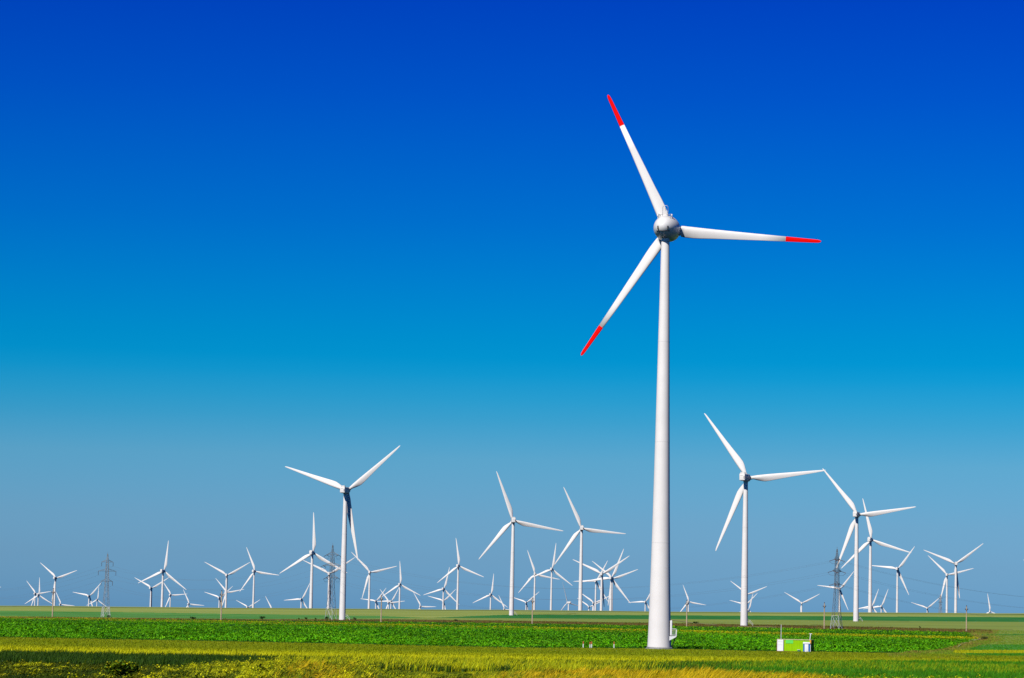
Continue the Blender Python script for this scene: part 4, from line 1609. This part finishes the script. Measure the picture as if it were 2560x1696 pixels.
# ------------------------------------------------------------------ container, toilet, small box
def container():
    g = ground_at(1989.5, 1630.2)
    s = g.y / F_PX
    L, Dp, H = 87 * s, 2.44, 31 * s
    rot = -D2R(23)
    root = thing('site_container', g + Vector((0, 1.2, 0)), 'lime green corrugated site container with white door at the field edge', 'container', None, rot)
    x0, x1, yf, yb = -L / 2, L / 2, -Dp / 2, Dp / 2
    dw = 15.8 * s
    # corrugated walls
    bm = bmesh.new()

    def corr(p0, p1, z0, z1, nrm, n):
        p0, p1, nrm = Vector(p0), Vector(p1), Vector(nrm)
        prev = None
        for i in range(n * 4 + 1):
            t = i / (n * 4)
            ph = i % 4
            d = 0 if ph in (0, 1) else -.05
            if ph == 3:
                d = -.05
            p = p0.lerp(p1, t) + nrm * d
            a, b = bm.verts.new((p.x, p.y, z0)), bm.verts.new((p.x, p.y, z1))
            if prev:
                bm.faces.new((prev[0], a, b, prev[1]))
            prev = (a, b)
    corr((x0 + dw + .25, yf, 0), (x1 - .12, yf, 0), .14, H - .12, (0, -1, 0), 16)
    corr((x1, yf + .1, 0), (x1, yb - .1, 0), .14, H - .12, (1, 0, 0), 7)
    corr((x1 - .1, yb, 0), (x0 + .1, yb, 0), .14, H - .12, (0, 1, 0), 18)
    corr((x0, yb - .1, 0), (x0, yf + .1, 0), .14, H - .12, (-1, 0, 0), 7)
    b_box(bm, (0, 0, H - .14), (L - .12, Dp - .12, .06))
    bm_to('corrugated_wall', bm, M_CGREEN, root)
    bm = bmesh.new()
    b_box(bm, (0, yf, .07), (L + .04, .12, .14))
    b_box(bm, (x0, yf - .005, H / 2), (.13, .13, H - .26))
    b_box(bm, (x0, yb, H / 2), (.12, .12, H - .26))
    b_box(bm, (0, yb, .07), (L, .12, .14))
    b_box(bm, (x1, 0, .07), (.12, Dp - .13, .14))
    b_box(bm, (x0, 0, .07), (.12, Dp - .13, .14))
    bm_to('bottom_frame', bm, M_RUST, root)
    bm = bmesh.new()
    b_box(bm, (0, yf - .01, H - .06), (L + .06, .14, .12))
    b_box(bm, (x1, 0, H - .06), (.14, Dp - .14, .12))
    b_box(bm, (0, yb, H - .06), (L + .06, .14, .12))
    b_box(bm, (x0, 0, H - .06), (.14, Dp - .14, .12))
    bm_to('roof_rim', bm, mat_plain('pale_roof_rim', (.62, .53, .30), .5, var=.2, scale=2), root)
    bm = bmesh.new()
    b_box(bm, (x1 - .05, yf - .02, H * .78), (.36, .10, H * .40 - .12))
    b_box(bm, (x1, yf, H * .28), (.12, .12, H * .48))
    b_box(bm, (x1, yb, H * .5), (.12, .12, H - .28))
    bm_to('corner_post', bm, M_ORANGE, root)
    bm = bmesh.new()
    b_box(bm, (x0 + .09 + dw / 2, yf - .02, H / 2 - .0), (dw, .08, H - .28))
    b_box(bm, (x0 + .09 + dw / 2, yf - .075, H * .80), (dw * .75, .03, .05))
    b_box(bm, (x0 + .09 + dw / 2, yf - .075, H * .55), (dw * .75, .03, .05))
    d = bm_to('door', bm, M_WDOOR, root)
    bm = bmesh.new()
    b_box(bm, (x0 + dw + .18, yf + .02, H / 2), (.13, .06, H - .28))
    bm_to('door_gap', bm, M_DARK, root)
    bm = bmesh.new()
    xp0, xp1 = x0 + 23 * s, x0 + 42 * s
    b_box(bm, ((xp0 + xp1) / 2, yf - .02, H - .12 - 4.6 * s), (xp1 - xp0, .02, 9 * s))
    pp = bm_to('painted_panel', bm, M_CPATCH, root)
    pp['label'] = 'mint green rectangle on the lime wall'
    bm = bmesh.new()
    b_bar(bm, (x0 + .25, yb - .2, 0.1), (x0 + .25, yb - .2, H + 36 * s), .065, 8, .05)
    bm_to('aerial_mast', bm, M_WDOOR, root)
    bm = bmesh.new()
    b_bar(bm, (x0 + .55, yf + .25, H - .1), (x0 + .68, yf + .25, H + 19 * s), .035, 6)
    bm_to('thin_pipe', bm, M_RUST, root)
    bm = bmesh.new()
    b_bar(bm, (x1 - .22, yf + .15, H - .1), (x1 - .05, yf + .15, H + 14 * s), .10, 8)
    b_bar(bm, (x1 - .42, yf + .15, H + 14.4 * s), (x1 + .28, yf + .15, H + 14.6 * s), .06, 6)
    bm_to('lamp_bracket', bm, M_WDOOR, root)
    # portable toilet
    tg = ground_at(2017, 1631.0)
    ts = tg.y / F_PX
    tw, thh = 17.2 * ts, 25 * ts
    t = thing('portable_toilet', tg + Vector((0, .35, 0)), 'white and blue portable toilet standing before the right end of the container', 'toilet', None, -D2R(8))
    bm = bmesh.new()
    b_box(bm, (0, 0, thh * .41), (tw * .98, 1.15, thh * .80))
    bm_to('blue_cabin', bm, M_BLUE, t)
    bm = bmesh.new()
    rounded_box(bm, (-.02, -.6, thh * .40), (tw * .54, .12, thh * .78), .03, 2)
    bm_to('door', bm, M_PLASTIC, t, auto=D2R(30))
    bm = bmesh.new()
    rounded_box(bm, (0, -.02, thh * .9), (tw * 1.04, 1.28, thh * .2), .14, 3)
    bm_to('roof', bm, M_PLASTIC, t, auto=D2R(30))
    bm = bmesh.new()
    b_bar(bm, (tw * .40, .3, thh * .95), (tw * .40, .3, thh * 1.22), .05, 8)
    bm_to('vent_pipe', bm, M_PLASTIC, t)
    bm = bmesh.new()
    b_box(bm, (tw * .55, -.35, thh * .38), (.09, .3, thh * .76))
    bm_to('corner_strip', bm, M_PLASTIC, t)
    # small green box
    gg = ground_at(1997.5, 1630.6)
    b = thing('junction_box', gg + Vector((0, .15, 0)), 'small dark green box on the ground left of the portable toilet', 'box', None, rot)
    bm = bmesh.new()
    rounded_box(bm, (0, 0, .25), (.62, .45, .5), .03, 2)
    bm_to('box_body', bm, M_GENG, b, auto=D2R(30))
    bm = bmesh.new()
    b_box(bm, (0, 0, .53), (.70, .52, .06))
    bm_to('lid', bm, M_WDOOR, b)


container()

# ------------------------------------------------------------------ pale field track
def track(pts, wpx, label=None):
    P = []
    for (x, y) in pts:
        P.append((x, y))
    xs = np.linspace(pts[0][0], pts[-1][0], 40)
    ys = np.interp(xs, [p[0] for p in pts], [p[1] for p in pts])
    a = ground_pts(xs, ys - wpx / 2)
    b = ground_pts(xs, ys + wpx / 2)
    co = []
    for i in range(len(xs)):
        co.append((a[0][i], a[1][i], a[2][i] + .25))
        co.append((b[0][i], b[1][i], b[2][i] + .25))
    q = [(2 * i + 1, 2 * i + 3, 2 * i + 2, 2 * i) for i in range(len(xs) - 1)]
    me = bpy.data.meshes.new('track')
    me.from_pydata(co, [], q)
    o = link('track', me, M_TRACK)
    setp(o, kind='structure')


track([(1678, 1551), (1705, 1554), (1735, 1558.5), (1792, 1563.6)], .9)
track([(2394, 1620), (2404, 1611), (2432, 1602), (2470, 1595.5)], 3.2)
track([(1846, 1567.3), (1880, 1568.6), (1945, 1569.6)], .8)
